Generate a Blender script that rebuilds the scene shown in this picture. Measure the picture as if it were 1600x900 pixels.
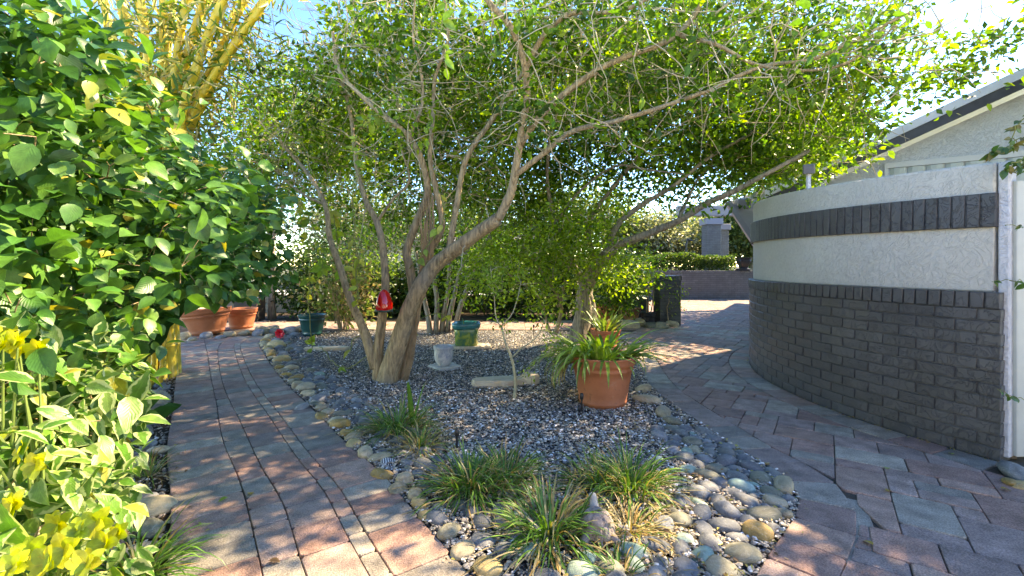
import bpy, math, random
import numpy as np
from mathutils import Vector, Matrix
R = math.radians
random.seed(7); rng = np.random.default_rng(11)
S = bpy.context.scene
for o in list(bpy.data.objects): bpy.data.objects.remove(o)
# ---------------------------------------------------------------- camera, sky, sun, exposure
H = 1.2; FPX = 711.0; HZ = 415.0
cam = bpy.data.cameras.new('camera'); camo = bpy.data.objects.new('camera', cam)
S.collection.objects.link(camo); S.camera = camo
camo.location = (0, 0, H); camo.rotation_euler = (R(90), 0, 0)
cam.lens = 36 * FPX / 1600; cam.sensor_width = 36; cam.shift_y = -35 / 1600
cam.clip_start = 0.05; cam.clip_end = 2000
SUN = Vector((0.64, 0.36, 0.74)).normalized()
el = math.asin(SUN.z); az = math.atan2(SUN.x, SUN.y)
w = bpy.data.worlds.new('World'); S.world = w; w.use_nodes = True
nt = w.node_tree; nt.nodes.clear()
sk = nt.nodes.new('ShaderNodeTexSky'); sk.sky_type = 'NISHITA'; sk.sun_disc = False
sk.sun_elevation = el; sk.sun_rotation = az; sk.air_density = 1.0; sk.dust_density = 0.3; sk.ozone_density = 3.0; sk.altitude = 1500
bg = nt.nodes.new('ShaderNodeBackground'); bg.inputs[1].default_value = 0.14
ow = nt.nodes.new('ShaderNodeOutputWorld')
hs0 = nt.nodes.new('ShaderNodeHueSaturation'); hs0.inputs['Saturation'].default_value = 1.12; nt.links.new(sk.outputs[0], hs0.inputs['Color']); 
def vsc(a, k):
    q = nt.nodes.new('ShaderNodeVectorMath'); q.operation = 'SCALE'; q.inputs['Scale'].default_value = k; nt.links.new(a, q.inputs[0]); return q.outputs[0]
gm = nt.nodes.new('ShaderNodeGamma'); gm.inputs[1].default_value = 1.55; nt.links.new(vsc(hs0.outputs[0], .14 / .9), gm.inputs[0]); nt.links.new(vsc(gm.outputs[0], 1.4 / .14), bg.inputs[0]); nt.links.new(bg.outputs[0], ow.inputs[0])
sl = bpy.data.lights.new('sun', 'SUN'); sl.energy = 2.9; sl.angle = R(0.6); sl.color = (1, 0.97, 0.92)
so = bpy.data.objects.new('sun', sl); S.collection.objects.link(so)
so.rotation_euler = (-SUN).to_track_quat('-Z', 'Y').to_euler()
S.view_settings.view_transform = 'Standard'; S.view_settings.look = 'None'
S.view_settings.exposure = 2.65
S.view_settings.use_white_balance = True; S.view_settings.white_balance_temperature = 11200; S.view_settings.white_balance_tint = 10; S.view_settings.gamma = 1; S.view_settings.use_curve_mapping = False
S.cycles.max_bounces = 12; S.cycles.diffuse_bounces = 9; S.cycles.transmission_bounces = 10
S.cycles.use_denoising = True; S.cycles.caustics_reflective = False; S.cycles.caustics_refractive = False
# ---------------------------------------------------------------- helpers
def P(px, py, Y): return Vector(((px - 800) / FPX * Y, Y, H - (py - HZ) / FPX * Y))
def G(px, py, z=0.0):
    Y = (H - z) * FPX / (py - HZ); return Vector(((px - 800) / FPX * Y, Y, z))
def link(o): S.collection.objects.link(o); return o
def tag(o, label=None, cat=None, group=None, kind=None):
    if label: o['label'] = label
    if cat: o['category'] = cat
    if group: o['group'] = group
    if kind: o['kind'] = kind
    return o
def empty(name, loc=(0, 0, 0), label=None, cat=None, group=None):
    o = bpy.data.objects.new(name, None); o.empty_display_size = .1; link(o); o.location = loc
    return tag(o, label, cat, group)
def addmesh(name, V, F, mat, parent=None, col=None, lc=None, smooth=False):
    """V (n,3); F list of (m,k) int arrays; col (n,3); lc (n,3)."""
    V = np.asarray(V, dtype=np.float32).reshape(-1, 3)
    if parent is not None:
        V = V - np.array(wl(parent), dtype=np.float32)
    if not isinstance(F, list) or (len(F) and not hasattr(F[0], 'ndim')): F = groupf(F)
    F = [np.asarray(f, dtype=np.int32) for f in F if len(f)]
    me = bpy.data.meshes.new(name)
    me.vertices.add(len(V)); me.vertices.foreach_set('co', V.ravel())
    loops = np.concatenate([f.ravel() for f in F]); tot = np.concatenate([np.full(len(f), f.shape[1], np.int32) for f in F])
    st = np.concatenate([[0], np.cumsum(tot)[:-1]]).astype(np.int32)
    me.loops.add(len(loops)); me.loops.foreach_set('vertex_index', loops)
    me.polygons.add(len(tot)); me.polygons.foreach_set('loop_start', st)
    me.polygons.foreach_set('use_smooth', np.full(len(tot), bool(smooth)))
    if col is not None:
        c = np.ones((len(V), 4), np.float32); c[:, :3] = np.asarray(col, dtype=np.float32)
        me.attributes.new('Col', 'FLOAT_COLOR', 'POINT').data.foreach_set('color', c.ravel())
    if lc is not None:
        me.attributes.new('lc', 'FLOAT_VECTOR', 'POINT').data.foreach_set('vector', np.asarray(lc, dtype=np.float32).ravel())
    me.update(calc_edges=True)
    if mat: me.materials.append(mat)
    o = bpy.data.objects.new(name, me); link(o)
    if parent is not None: o.parent = parent
    return o
def wl(o):
    v = Vector(o.location); p = o.parent
    while p: v = v + Vector(p.location); p = p.parent
    return v
def groupf(F):
    d = {}
    for f in F: d.setdefault(len(f), []).append(f)
    return [np.array(v, dtype=np.int32) for v in d.values()]
class MB:
    def __init__(s): s.V = []; s.F = []; s.C = []
    def add(s, v, f, c=None):
        n = len(s.V); s.V += [tuple(p) for p in v]; s.F += [tuple(i + n for i in q) for q in f]
        s.C += [tuple(c) if c is not None else (1, 1, 1)] * len(v)
    def box(s, x0, x1, y0, y1, z0, z1, c=None, M=None, bev=0.0):
        if bev:
            b = bev; v = []
            for sx, x in ((1, x0), (-1, x1)):
                for sy, y in ((1, y0), (-1, y1)):
                    for sz, z in ((1, z0), (-1, z1)):
                        v += [(x, y + sy * b, z + sz * b), (x + sx * b, y, z + sz * b), (x + sx * b, y + sy * b, z)]
            def I(i, j, k, a): return (i * 4 + j * 2 + k) * 3 + a
            f = []
            for k in (0, 1):
                f += [tuple(I(*t, 0) for t in ((k, 0, 0), (k, 1, 0), (k, 1, 1), (k, 0, 1))), tuple(I(*t, 1) for t in ((0, k, 0), (1, k, 0), (1, k, 1), (0, k, 1))), tuple(I(*t, 2) for t in ((0, 0, k), (1, 0, k), (1, 1, k), (0, 1, k)))]
            for i in (0, 1):
                for j in (0, 1):
                    f += [(I(i, j, 0, 0), I(i, j, 0, 1), I(i, j, 1, 1), I(i, j, 1, 0)), (I(i, 0, j, 0), I(i, 0, j, 2), I(i, 1, j, 2), I(i, 1, j, 0)), (I(0, i, j, 1), I(0, i, j, 2), I(1, i, j, 2), I(1, i, j, 1))]
                    for k in (0, 1): f.append((I(i, j, k, 0), I(i, j, k, 1), I(i, j, k, 2)))
        else:
            v = [(x, y, z) for x in (x0, x1) for y in (y0, y1) for z in (z0, z1)]
            f = [(0, 1, 3, 2), (4, 6, 7, 5), (0, 4, 5, 1), (2, 3, 7, 6), (0, 2, 6, 4), (1, 5, 7, 3)]
        if M is not None: v = [M @ Vector(p) for p in v]
        s.add(v, f, c)
    def tube(s, pts, rad, n=8, c=None, jit=0.0, cap=True):
        pts = [Vector(p) for p in pts]; rad = rad if hasattr(rad, '__len__') else [rad] * len(pts)
        v = []; f = []; prev = None
        for i, p in enumerate(pts):
            t = (pts[min(i + 1, len(pts) - 1)] - pts[max(i - 1, 0)])
            t = t.normalized() if t.length > 1e-9 else Vector((0, 0, 1))
            if prev is None:
                a = Vector((0, 0, 1)) if abs(t.z) < .9 else Vector((1, 0, 0)); u = t.cross(a).normalized()
            else:
                u = (prev - t * prev.dot(t)); u = u.normalized() if u.length > 1e-6 else t.orthogonal().normalized()
            prev = u; b = t.cross(u)
            for k in range(n):
                a = 2 * math.pi * k / n
                r = rad[i] * (1 + (jit * math.sin(3 * a + .7 * i) + jit * .7 * math.sin(5 * a - .33 * i + 1) + random.uniform(-jit, jit) * .35 if jit else 0))
                v.append(p + u * (math.cos(a) * r) + b * (math.sin(a) * r))
        for i in range(len(pts) - 1):
            for k in range(n):
                f.append((i * n + k, i * n + (k + 1) % n, (i + 1) * n + (k + 1) % n, (i + 1) * n + k))
        if cap: f.append(tuple(range(n - 1, -1, -1))); f.append(tuple((len(pts) - 1) * n + k for k in range(n)))
        s.add(v, f, c)
    def lathe(s, prof, cx=0, cy=0, cz=0, n=32, c=None, sq=0.0, wob=0.0):
        v = []; f = []
        for i, (r, z) in enumerate(prof):
            for k in range(n):
                a = 2 * math.pi * k / n
                q = 1.0
                if sq: q = 1 / (abs(math.cos(a)) ** sq + abs(math.sin(a)) ** sq) ** (1 / sq)
                rr = r * q * (1 + wob * math.sin(3 * a + z * 9))
                v.append((cx + rr * math.cos(a), cy + rr * math.sin(a), cz + z))
        for i in range(len(prof) - 1):
            for k in range(n): f.append((i * n + k, i * n + (k + 1) % n, (i + 1) * n + (k + 1) % n, (i + 1) * n + k))
        f.append(tuple(range(n - 1, -1, -1))); f.append(tuple((len(prof) - 1) * n + k for k in range(n)))
        s.add(v, f, c)
    def build(s, name, mat, parent=None, smooth=False, col=False):
        return addmesh(name, np.array(s.V), s.F, mat, parent, col=np.array(s.C) if col else None, smooth=smooth)
def smoothpts(pts, k=6):
    """Catmull-Rom; pts of any dimension tuples"""
    A = [np.array(p, dtype=float) for p in pts]; out = []
    for i in range(len(A) - 1):
        p0 = A[max(i - 1, 0)]; p1 = A[i]; p2 = A[i + 1]; p3 = A[min(i + 2, len(A) - 1)]
        for j in range(k):
            t = j / k
            out.append(.5 * ((2 * p1) + (-p0 + p2) * t + (2 * p0 - 5 * p1 + 4 * p2 - p3) * t * t + (-p0 + 3 * p1 - 3 * p2 + p3) * t ** 3))
    out.append(A[-1]); return out
def inpoly(p, poly):
    x, y = p[0], p[1]; c = False; n = len(poly); j = n - 1
    for i in range(n):
        xi, yi = poly[i][0], poly[i][1]; xj, yj = poly[j][0], poly[j][1]
        if (yi > y) != (yj > y) and x < (xj - xi) * (y - yi) / (yj - yi + 1e-12) + xi: c = not c
        j = i
    return c
def fill(name, poly, z, mat, kind='structure', th=0.0):
    import mathutils
    tris = mathutils.geometry.tessellate_polygon([[Vector((p[0], p[1], 0)) for p in poly]])
    V = [(p[0], p[1], z) for p in poly]
    o = addmesh(name, V, [tuple(t) for t in tris], mat)
    me = o.data
    if me.polygons[0].normal.z < 0: me.flip_normals()
    if kind: o['kind'] = kind
    return o
# ---------------------------------------------------------------- materials
class NM:
    def __init__(s, name):
        s.m = bpy.data.materials.new(name); s.m.use_nodes = True; s.t = s.m.node_tree; s.t.nodes.clear()
        s.out = s.n('ShaderNodeOutputMaterial'); s.b = s.n('ShaderNodeBsdfPrincipled'); s.l(s.b.outputs[0], s.out.inputs[0])
    def n(s, k, **kw):
        q = s.t.nodes.new(k)
        for a, v in kw.items(): setattr(q, a, v)
        return q
    def l(s, a, b): s.t.links.new(a, b)
    def coord(s, kind='Object', scale=(1, 1, 1)):
        c = s.n('ShaderNodeTexCoord'); m = s.n('ShaderNodeMapping'); m.inputs['Scale'].default_value = scale
        s.l(c.outputs[kind], m.inputs[0]); return m.outputs[0]
    def noise(s, vec, scale, detail=4, rough=.55, dist=0):
        q = s.n('ShaderNodeTexNoise'); q.inputs['Scale'].default_value = scale; q.inputs['Detail'].default_value = detail
        q.inputs['Roughness'].default_value = rough; q.inputs['Distortion'].default_value = dist
        if vec is not None: s.l(vec, q.inputs['Vector'])
        return q.outputs[0]
    def vor(s, vec, scale, feat='F1', out=0):
        q = s.n('ShaderNodeTexVoronoi'); q.feature = feat; q.inputs['Scale'].default_value = scale
        if vec is not None: s.l(vec, q.inputs['Vector'])
        return q.outputs[out]
    def ramp(s, fac, stops):
        q = s.n('ShaderNodeValToRGB'); e = q.color_ramp.elements
        while len(e) < len(stops): e.new(.5)
        for i, (p, c) in enumerate(stops):
            e[i].position = p; e[i].color = (*c, 1) if hasattr(c, '__len__') else (c, c, c, 1)
        s.l(fac, q.inputs[0]); return q.outputs[0]
    def mix(s, fac, a, b, mode='MIX'):
        q = s.n('ShaderNodeMix'); q.data_type = 'RGBA'; q.blend_type = mode; q.clamp_factor = True
        for k, v in ((0, fac), (6, a), (7, b)):
            if isinstance(v, (int, float)): q.inputs[k].default_value = v if k == 0 else (v, v, v, 1)
            elif isinstance(v, tuple): q.inputs[k].default_value = (*v, 1)
            else: s.l(v, q.inputs[k])
        return q.outputs[2]
    def math(s, op, a, b=0.0, c=None):
        q = s.n('ShaderNodeMath', operation=op)
        for k, v in enumerate((a, b) if c is None else (a, b, c)):
            if isinstance(v, (int, float)): q.inputs[k].default_value = v
            else: s.l(v, q.inputs[k])
        return q.outputs[0]
    def attr(s, name, out='Color'):
        q = s.n('ShaderNodeAttribute', attribute_name=name); return q.outputs[out]
    def bump(s, h, dist=.01, strength=1.0, nrm=None):
        q = s.n('ShaderNodeBump'); q.inputs['Distance'].default_value = dist; q.inputs['Strength'].default_value = strength
        s.l(h, q.inputs['Height'])
        if nrm is not None: s.l(nrm, q.inputs['Normal'])
        s.l(q.outputs[0], s.b.inputs['Normal']); return q.outputs[0]
    def col(s, v):
        if isinstance(v, tuple): s.b.inputs['Base Color'].default_value = (*v, 1)
        else: s.l(v, s.b.inputs['Base Color'])
    def rough(s, v, spec=None):
        if isinstance(v, (int, float)): s.b.inputs['Roughness'].default_value = v
        else: s.l(v, s.b.inputs['Roughness'])
        if spec is not None: s.b.inputs['Specular IOR Level'].default_value = spec
def simple(name, c, rough=.5, metal=0, nscale=0, namp=.25, bumpd=0, spec=.5, noise2=None):
    q = NM(name)
    if nscale:
        v = q.coord(); n = q.noise(v, nscale); a = tuple(x * (1 - namp) for x in c); b = tuple(min(1, x * (1 + namp)) for x in c)
        q.col(q.ramp(n, [(.3, a), (.7, b)]))
        if bumpd: q.bump(q.noise(v, nscale * 4), bumpd)
    else: q.col(c)
    q.rough(rough, spec); q.b.inputs['Metallic'].default_value = metal; return q.m
def leafmat(name, trans=.35, rough=.42, var=None, vein=.25, spec=.5):
    """colour from attribute Col; lc = (across -1..1, along 0..1, random)"""
    q = NM(name); c = q.attr('Col'); lc = q.attr('lc', 'Vector')
    sp = q.n('ShaderNodeSeparateXYZ'); q.l(lc, sp.inputs[0]); ax = q.math('ABSOLUTE', sp.outputs[0])
    v = q.coord()
    c = q.mix(.5, c, q.mix(1.0, c, q.ramp(q.noise(v, 35, 3), [(.35, .55), (.7, 1.35)]), 'MULTIPLY'))
    if vein:
        mid = q.ramp(ax, [(.0, 1.0), (.10, 0.0)])
        # side veins: chevrons along the leaf
        ph = q.math('ADD', q.math('MULTIPLY', sp.outputs[1], 9.0), q.math('MULTIPLY', ax, -4.0))
        sv = q.math('SINE', q.math('MULTIPLY', ph, 6.28)); svr = q.ramp(sv, [(.80, 0.0), (.98, .22)])
        vv = q.math('MAXIMUM', mid, svr)
        c = q.mix(q.math('MULTIPLY', vv, vein), c, q.mix(1.0, c, (2.0, 1.9, 1.8), 'MULTIPLY'))
        bq = q.bump(sv, .0015, .16)
    if var:
        nz = q.noise(v, 60, 3); e = q.math('ADD', ax, q.math('MULTIPLY', nz, .9))
        e = q.math('ADD', e, q.math('MULTIPLY', sp.outputs[2], .35))
        c = q.mix(q.ramp(e, [(1.22, 0.0), (1.0, 0.0)]) if False else q.ramp(q.math('MULTIPLY', e, .5), [(.60, 0.0), (.68, .85)]), c, var)
    q.col(c); q.rough(rough, spec)
    tr = q.n('ShaderNodeBsdfTranslucent'); q.l(q.mix(1.0, c, (1.25, 1.3, .6), 'MULTIPLY'), tr.inputs[0])
    mx = q.n('ShaderNodeMixShader'); mx.inputs[0].default_value = trans
    q.l(q.b.outputs[0], mx.inputs[1]); q.l(tr.outputs[0], mx.inputs[2]); q.l(mx.outputs[0], q.out.inputs[0])
    return q.m

def barkmat(name, a, b, sc=1.0, groove=.03):
    q = NM(name); v = q.coord('Object', (sc * 17, sc * 17, sc * 3.0)); v2 = q.coord('Object', (sc, sc, sc))
    n = q.noise(v, 2.2, 6, .65, .6); n2 = q.noise(v2, 9, 4)
    c = q.mix(n2, a, b); c = q.mix(.75, c, q.mix(1.0, c, q.ramp(n, [(.36, .3), (.6, 1.25)]), 'MULTIPLY'))
    mid = q.noise(v2, 2.1, 2); c = q.mix(q.ramp(mid, [(.52, 0.0), (.66, .45)]), c, (.30, .29, .25))
    q.col(c); q.rough(.85, .25); q.bump(n, groove, 1.0); return q.m
M = {}
M['leaf'] = leafmat('canopy_leaf', .52, .38, None, 0)
M['bigleaf'] = leafmat('broad_leaf', .32, .38, None, .2)
M['varleaf'] = leafmat('variegated_leaf', .32, .40, (.50, .58, .26), .3)
M['blade'] = leafmat('blade_leaf', .30, .40, None, 0)
M['strapv'] = leafmat('striped_strap_leaf', .30, .36, None, 0)
M['bark'] = barkmat('tan_bark', (.54, .39, .22), (.40, .29, .17))
M['bark2'] = barkmat('grey_bark', (.42, .36, .28), (.27, .23, .18), .8, .025)
M['twig'] = simple('twig_wood', (.50, .41, .28), .85, nscale=12)
def m_paver():
    q = NM('tumbled_paver'); c = q.attr('Col'); v = q.coord()
    n = q.noise(v, 9, 5, .6); c2 = q.mix(1.0, c, q.ramp(n, [(.3, .62), (.7, 1.28)]), 'MULTIPLY')
    n2 = q.noise(v, 160, 2, .6); c3 = q.mix(1.0, c2, q.ramp(n2, [(.32, .6), (.52, 1.0), (.72, 1.45)]), 'MULTIPLY')
    f = q.ramp(q.vor(v, 210), [(.10, 1.0), (.2, 0.0)]); c4 = q.mix(q.math('MULTIPLY', f, .6), c3, (.42, .38, .34))
    n3 = q.noise(v, 1.1, 4, .6); c5 = q.mix(q.ramp(n3, [(.5, 0.0), (.75, .35)]), c4, (.20, .17, .14))
    q.col(c5); q.rough(.78, .35); h = q.math('ADD', q.math('MULTIPLY', n2, .7), n); q.bump(h, .006, .9); return q.m
M['paver'] = m_paver()
def m_sand(name, a, b, sc=60):
    q = NM(name); v = q.coord(); n = q.noise(v, sc, 6, .7); n2 = q.noise(v, 3, 4)
    c = q.mix(n, a, b); q.col(q.mix(1.0, c, q.ramp(n2, [(.3, .6), (.7, 1.2)]), 'MULTIPLY')); q.rough(.95, .2); q.bump(n, .01); return q.m
M['sand'] = m_sand('joint_sand', (.06, .05, .04), (.16, .13, .10))
M['soil'] = m_sand('mulch_soil', (.025, .018, .012), (.13, .09, .055), 35)
def m_gravelbase():
    q = NM('gravel_bed'); v = q.coord(); vo = q.n('ShaderNodeTexVoronoi'); vo.inputs['Scale'].default_value = 70; q.l(v, vo.inputs[0])
    g = q.n('ShaderNodeSeparateColor'); q.l(vo.outputs[1], g.inputs[0])
    c = q.ramp(g.outputs[0], [(.0, (.06, .06, .065)), (.35, (.14, .14, .15)), (.6, (.24, .22, .2)), (.8, (.33, .28, .22)), (.95, (.62, .6, .57))])
    c = q.mix(1.0, c, q.ramp(vo.outputs[0], [(.3, 1.0), (.75, .15)]), 'MULTIPLY')
    q.col(c); q.rough(.85, .3); q.bump(q.ramp(vo.outputs[0], [(.0, 1.0), (.8, 0.0)]), .02); return q.m
M['gravelbase'] = m_gravelbase()
def m_pebble():
    q = NM('gravel_pebble'); c = q.attr('Col'); v = q.coord(); n = q.noise(v, 90, 3)
    q.col(q.mix(1.0, c, q.ramp(n, [(.3, .7), (.7, 1.25)]), 'MULTIPLY')); q.rough(.7, .35); return q.m
M['pebble'] = m_pebble()
def m_stone():
    q = NM('river_stone'); oi = q.n('ShaderNodeObjectInfo'); c = oi.outputs['Color']; v = q.coord('Object')
    ad = q.n('ShaderNodeVectorMath', operation='ADD'); q.l(v, ad.inputs[0])
    sc = q.math('MULTIPLY', oi.outputs['Random'], 50.0); q.l(sc, ad.inputs[1]); v = ad.outputs[0]
    n = q.noise(v, 1.3, 5, .6, .4); c2 = q.mix(1.0, c, q.ramp(n, [(.28, .55), (.5, 1.0), (.72, 1.4)]), 'MULTIPLY')
    n2 = q.noise(v, 14, 3, .7); c3 = q.mix(1.0, c2, q.ramp(n2, [(.3, .8), (.75, 1.25)]), 'MULTIPLY')
    vn = q.ramp(q.noise(v, .9, 3, .5, 1.8), [(.485, 0.0), (.5, .35), (.515, 0.0)]); c4 = q.mix(vn, c3, (.6, .58, .52))
    q.col(c4); q.rough(q.ramp(n, [(.3, .42), (.7, .7)]), .45); q.bump(n2, .02, .35); return q.m
M['stone'] = m_stone()
def m_rock(name, a, b, sc=6, bd=.02):
    q = NM(name); v = q.coord(); n = q.noise(v, sc, 6, .65, .5); q.col(q.ramp(n, [(.3, a), (.7, b)])); q.rough(.85, .3); q.bump(n, bd); return q.m
M['sandstone'] = m_rock('pale_sandstone', (.52, .40, .27), (.74, .61, .45))
def m_brick(name, c):
    q = NM(name); v = q.coord(); n = q.noise(v, 26, 4, .6, 1.2); fine = q.noise(v, 180, 2)
    sc = q.ramp(q.noise(v, 9, 3, .55, 2.6), [(.47, 0.0), (.5, 1.0), (.53, 0.0)])
    mot = q.noise(v, 4, 4); cc = q.mix(1.0, c, q.ramp(mot, [(.3, .82), (.7, 1.18)]), 'MULTIPLY')
    cc = q.mix(1.0, cc, q.attr('Col'), 'MULTIPLY')
    q.col(cc); q.rough(q.ramp(mot, [(.3, .38), (.7, .55)]), .5)
    h = q.math('ADD', q.math('MULTIPLY', n, .6), q.math('MULTIPLY', sc, .9)); h = q.math('ADD', h, q.math('MULTIPLY', fine, .15))
    q.bump(h, .004, .9); return q.m
M['brick'] = m_brick('grey_painted_brick', (.082, .083, .083))
M['brickb'] = m_brick('blue_grey_painted_brick', (.12, .135, .155))
def m_stucco(name, c, sc=14, d=.007):
    q = NM(name); v = q.coord(); n = q.noise(v, sc, 5, .6, 1.1); r = q.ramp(n, [(.40, 0.0), (.52, .55), (.6, 1.0)])
    rid = q.ramp(q.noise(v, sc * .7, 3, .5, 2.4), [(.47, 0.0), (.5, 1.0), (.56, 0.0)]); f = q.noise(v, 120, 3)
    st = q.noise(v, 1.3, 5, .6); cc = q.mix(1.0, c, q.ramp(st, [(.3, .90), (.7, 1.05)]), 'MULTIPLY')
    cc = q.mix(1.0, cc, q.ramp(q.noise(v, 40, 3), [(.3, .92), (.6, 1.03)]), 'MULTIPLY')
    q.col(cc); q.rough(.8, .3)
    h = q.math('ADD', q.math('ADD', r, q.math('MULTIPLY', rid, .8)), q.math('MULTIPLY', f, .15)); q.bump(h, d, .9); return q.m
M['stucco'] = m_stucco('cream_stucco', (.58, .57, .51), 14, .003)
M['stuccow'] = m_stucco('white_stucco', (.66, .68, .70), 18, .004)
M['housewall'] = m_stucco('house_stucco', (.62, .68, .74), 12, .008)
def m_terra(name, a, b):
    q = NM(name); v = q.coord(); n = q.noise(v, 5, 5, .6); n2 = q.noise(v, 40, 3)
    c = q.ramp(n, [(.3, a), (.7, b)]); c = q.mix(q.ramp(q.noise(v, 11, 4, .6, .6), [(.62, 0.0), (.72, .55)]), c, (.16, .07, .045))
    c = q.mix(q.ramp(q.noise(v, 7, 5, .7, .4), [(.6, 0.0), (.75, .4)]), c, (.55, .38, .29))
    q.col(c); q.rough(.7, .35); q.bump(n2, .004, .5); return q.m
M['terra'] = m_terra('terracotta', (.42, .135, .062), (.52, .19, .095))
M['terra2'] = m_terra('weathered_terracotta', (.40, .17, .09), (.55, .33, .22))
M['potsoil'] = m_sand('potting_soil', (.02, .014, .01), (.08, .055, .035), 50)
M['black'] = simple('black_plastic', (.018, .018, .02), .38)
M['iron'] = simple('black_iron', (.02, .02, .022), .45)
M['deadleaf'] = simple('dry_leaf', (.30, .20, .09), .8)
# ================================================================ SETTING
GROUND_Z = -0.035
def m_ground():
    q = NM('dirt_and_turf'); v = q.coord(); n = q.noise(v, .6, 5); n2 = q.noise(v, 30, 4)
    c = q.mix(q.ramp(n, [(.4, 0.0), (.6, 1.0)]), (.10, .075, .045), (.055, .085, .03)); q.col(q.mix(1.0, c, q.ramp(n2, [(.3, .6), (.7, 1.3)]), 'MULTIPLY'))
    q.rough(.95, .2); q.bump(n2, .02); return q.m
g = fill('ground', [(-400, -60), (400, -60), (400, 600), (-400, 600)], GROUND_Z, m_ground())
LD = np.array([-.60, .80]); LN = np.array([.80, .60])          # left path: along, across
RA = np.array([.57, .8217]); RB = np.array([.8217, -.57])      # patio: course direction, across
islL = [(.10, 1.45), (-.148, 1.76), (-.46, 2.2), (-.74, 2.62), (-1.13, 3.1), (-1.65, 3.79), (-2.47, 4.87), (-3.38, 6.2), (-4.0, 7.2), (-4.15, 7.8)]
islB = [(-3.7, 8.25), (-2, 8.4), (0, 8.4), (1.2, 8.25), (1.75, 7.6), (1.78, 6.9)]
islR = [(1.62, 5.9), (1.45, 5.0), (1.38, 4.4), (1.40, 3.97), (1.44, 3.41), (1.49, 2.95), (1.56, 2.62), (1.48, 2.35), (1.325, 2.15), (1.10, 1.93), (.903, 1.72), (.62, 1.42), (.35, 1.27), (.10, 1.45)]
ISL = [tuple(p) for p in smoothpts(islL + islB + islR, 5)][:-1]
fill('gravel_bed_base', ISL, -.012, M['gravelbase'])
WC = np.array([5.88, 4.25]); WR = 3.25                         # curved wall centre and outer radius
LP = [tuple(p) for p in smoothpts([(-.75, .9), (-1.34, 1.76), (-1.75, 2.33), (-2.27, 2.99), (-2.83, 3.79), (-3.6, 4.87), (-4.35, 5.95), (-5.1, 7.0), (-5.9, 8.2), (-6.2, 9.2)], 5)]
# pavers ----------------------------------------------------------
def cliphp(poly, p, n):
    """keep the side where (x-p).n >= 0"""
    out = []; m = len(poly)
    for i in range(m):
        a, b = poly[i], poly[(i + 1) % m]; da = (a[0] - p[0]) * n[0] + (a[1] - p[1]) * n[1]; db = (b[0] - p[0]) * n[0] + (b[1] - p[1]) * n[1]
        if da >= 0: out.append(a)
        if (da > 0 > db) or (da < 0 < db):
            t = da / (da - db); out.append((a[0] + (b[0] - a[0]) * t, a[1] + (b[1] - a[1]) * t))
    return out
def area(p): return .5 * sum(p[i][0] * p[(i + 1) % len(p)][1] - p[(i + 1) % len(p)][0] * p[i][1] for i in range(len(p)))
def offpoly(poly, d):
    """inset a convex CCW polygon by d"""
    n = len(poly); out = poly
    for i in range(n):
        a, b = poly[i], poly[(i + 1) % n]; ex, ey = b[0] - a[0], b[1] - a[1]; L = math.hypot(ex, ey)
        if L < 1e-6: continue
        nx, ny = -ey / L, ex / L; out = cliphp(out, (a[0] + nx * d, a[1] + ny * d), (nx, ny))
        if len(out) < 3: return []
    return out
class Pav:
    def __init__(s): s.V = []; s.F = []; s.C = []
    def add(s, poly, col, gap=.0028, ch=.005, z=0.0):
        if area(poly) < 0: poly = poly[::-1]
        q = []
        for p in poly:
            if not q or math.hypot(p[0] - q[-1][0], p[1] - q[-1][1]) > .012: q.append(p)
        if len(q) > 2 and math.hypot(q[0][0] - q[-1][0], q[0][1] - q[-1][1]) < .012: q.pop()
        if len(q) < 3 or area(q) < .0009: return
        cx = sum(p[0] for p in q) / len(q); cy = sum(p[1] for p in q) / len(q)
        r = min(math.hypot(p[0] - cx, p[1] - cy) for p in q)
        if r < .012: return
        # round corners: cut each
        rc = []
        m = len(q)
        for i in range(m):
            a, b, c = q[i - 1], q[i], q[(i + 1) % m]
            la = math.hypot(a[0] - b[0], a[1] - b[1]); lb = math.hypot(c[0] - b[0], c[1] - b[1]); k = random.uniform(.008, .016)
            k1 = min(k, la * .3) / la; k2 = min(k, lb * .3) / lb
            rc += [(b[0] + (a[0] - b[0]) * k1, b[1] + (a[1] - b[1]) * k1), (b[0] + (c[0] - b[0]) * k2, b[1] + (c[1] - b[1]) * k2)]
        q = rc; m = len(q); rad = sum(math.hypot(p[0] - cx, p[1] - cy) for p in q) / m
        def sc(d, zz):
            k = (rad - d) / rad; return [(cx + (p[0] - cx) * k, cy + (p[1] - cy) * k, zz + tx * (p[0] - cx) + ty * (p[1] - cy)) for p in q]
        tx, ty = random.gauss(0, .006), random.gauss(0, .006); z += random.gauss(0, .0012)
        n = len(s.V)
        s.V += sc(gap + ch, z) + sc(gap + ch * .35, z - ch * .35) + sc(gap, z - ch) + sc(gap, z - .03)
        s.C += [col] * (4 * m)
        s.F.append(tuple(n + i for i in range(m)))
        for k in range(3):
            for i in range(m): s.F.append((n + k * m + i, n + (k + 1) * m + i, n + (k + 1) * m + (i + 1) % m, n + k * m + (i + 1) % m))
    def build(s, name):
        o = addmesh(name, np.array(s.V), s.F, M['paver'], col=np.array(s.C)); o['kind'] = 'structure'; return o
REDS = [(.345, .20, .155), (.30, .185, .15), (.375, .235, .18), (.29, .205, .175), (.33, .23, .19)]
GREYS = [(.28, .24, .195), (.32, .275, .22), (.245, .215, .18), (.35, .29, .225)]
def pcol(pr):
    c = random.choice(REDS if random.random() < pr else GREYS); k = random.uniform(.96, 1.24); return tuple(x * k for x in c)
def seglist(line): return [(line[i], line[i + 1]) for i in range(len(line) - 1)]
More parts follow.
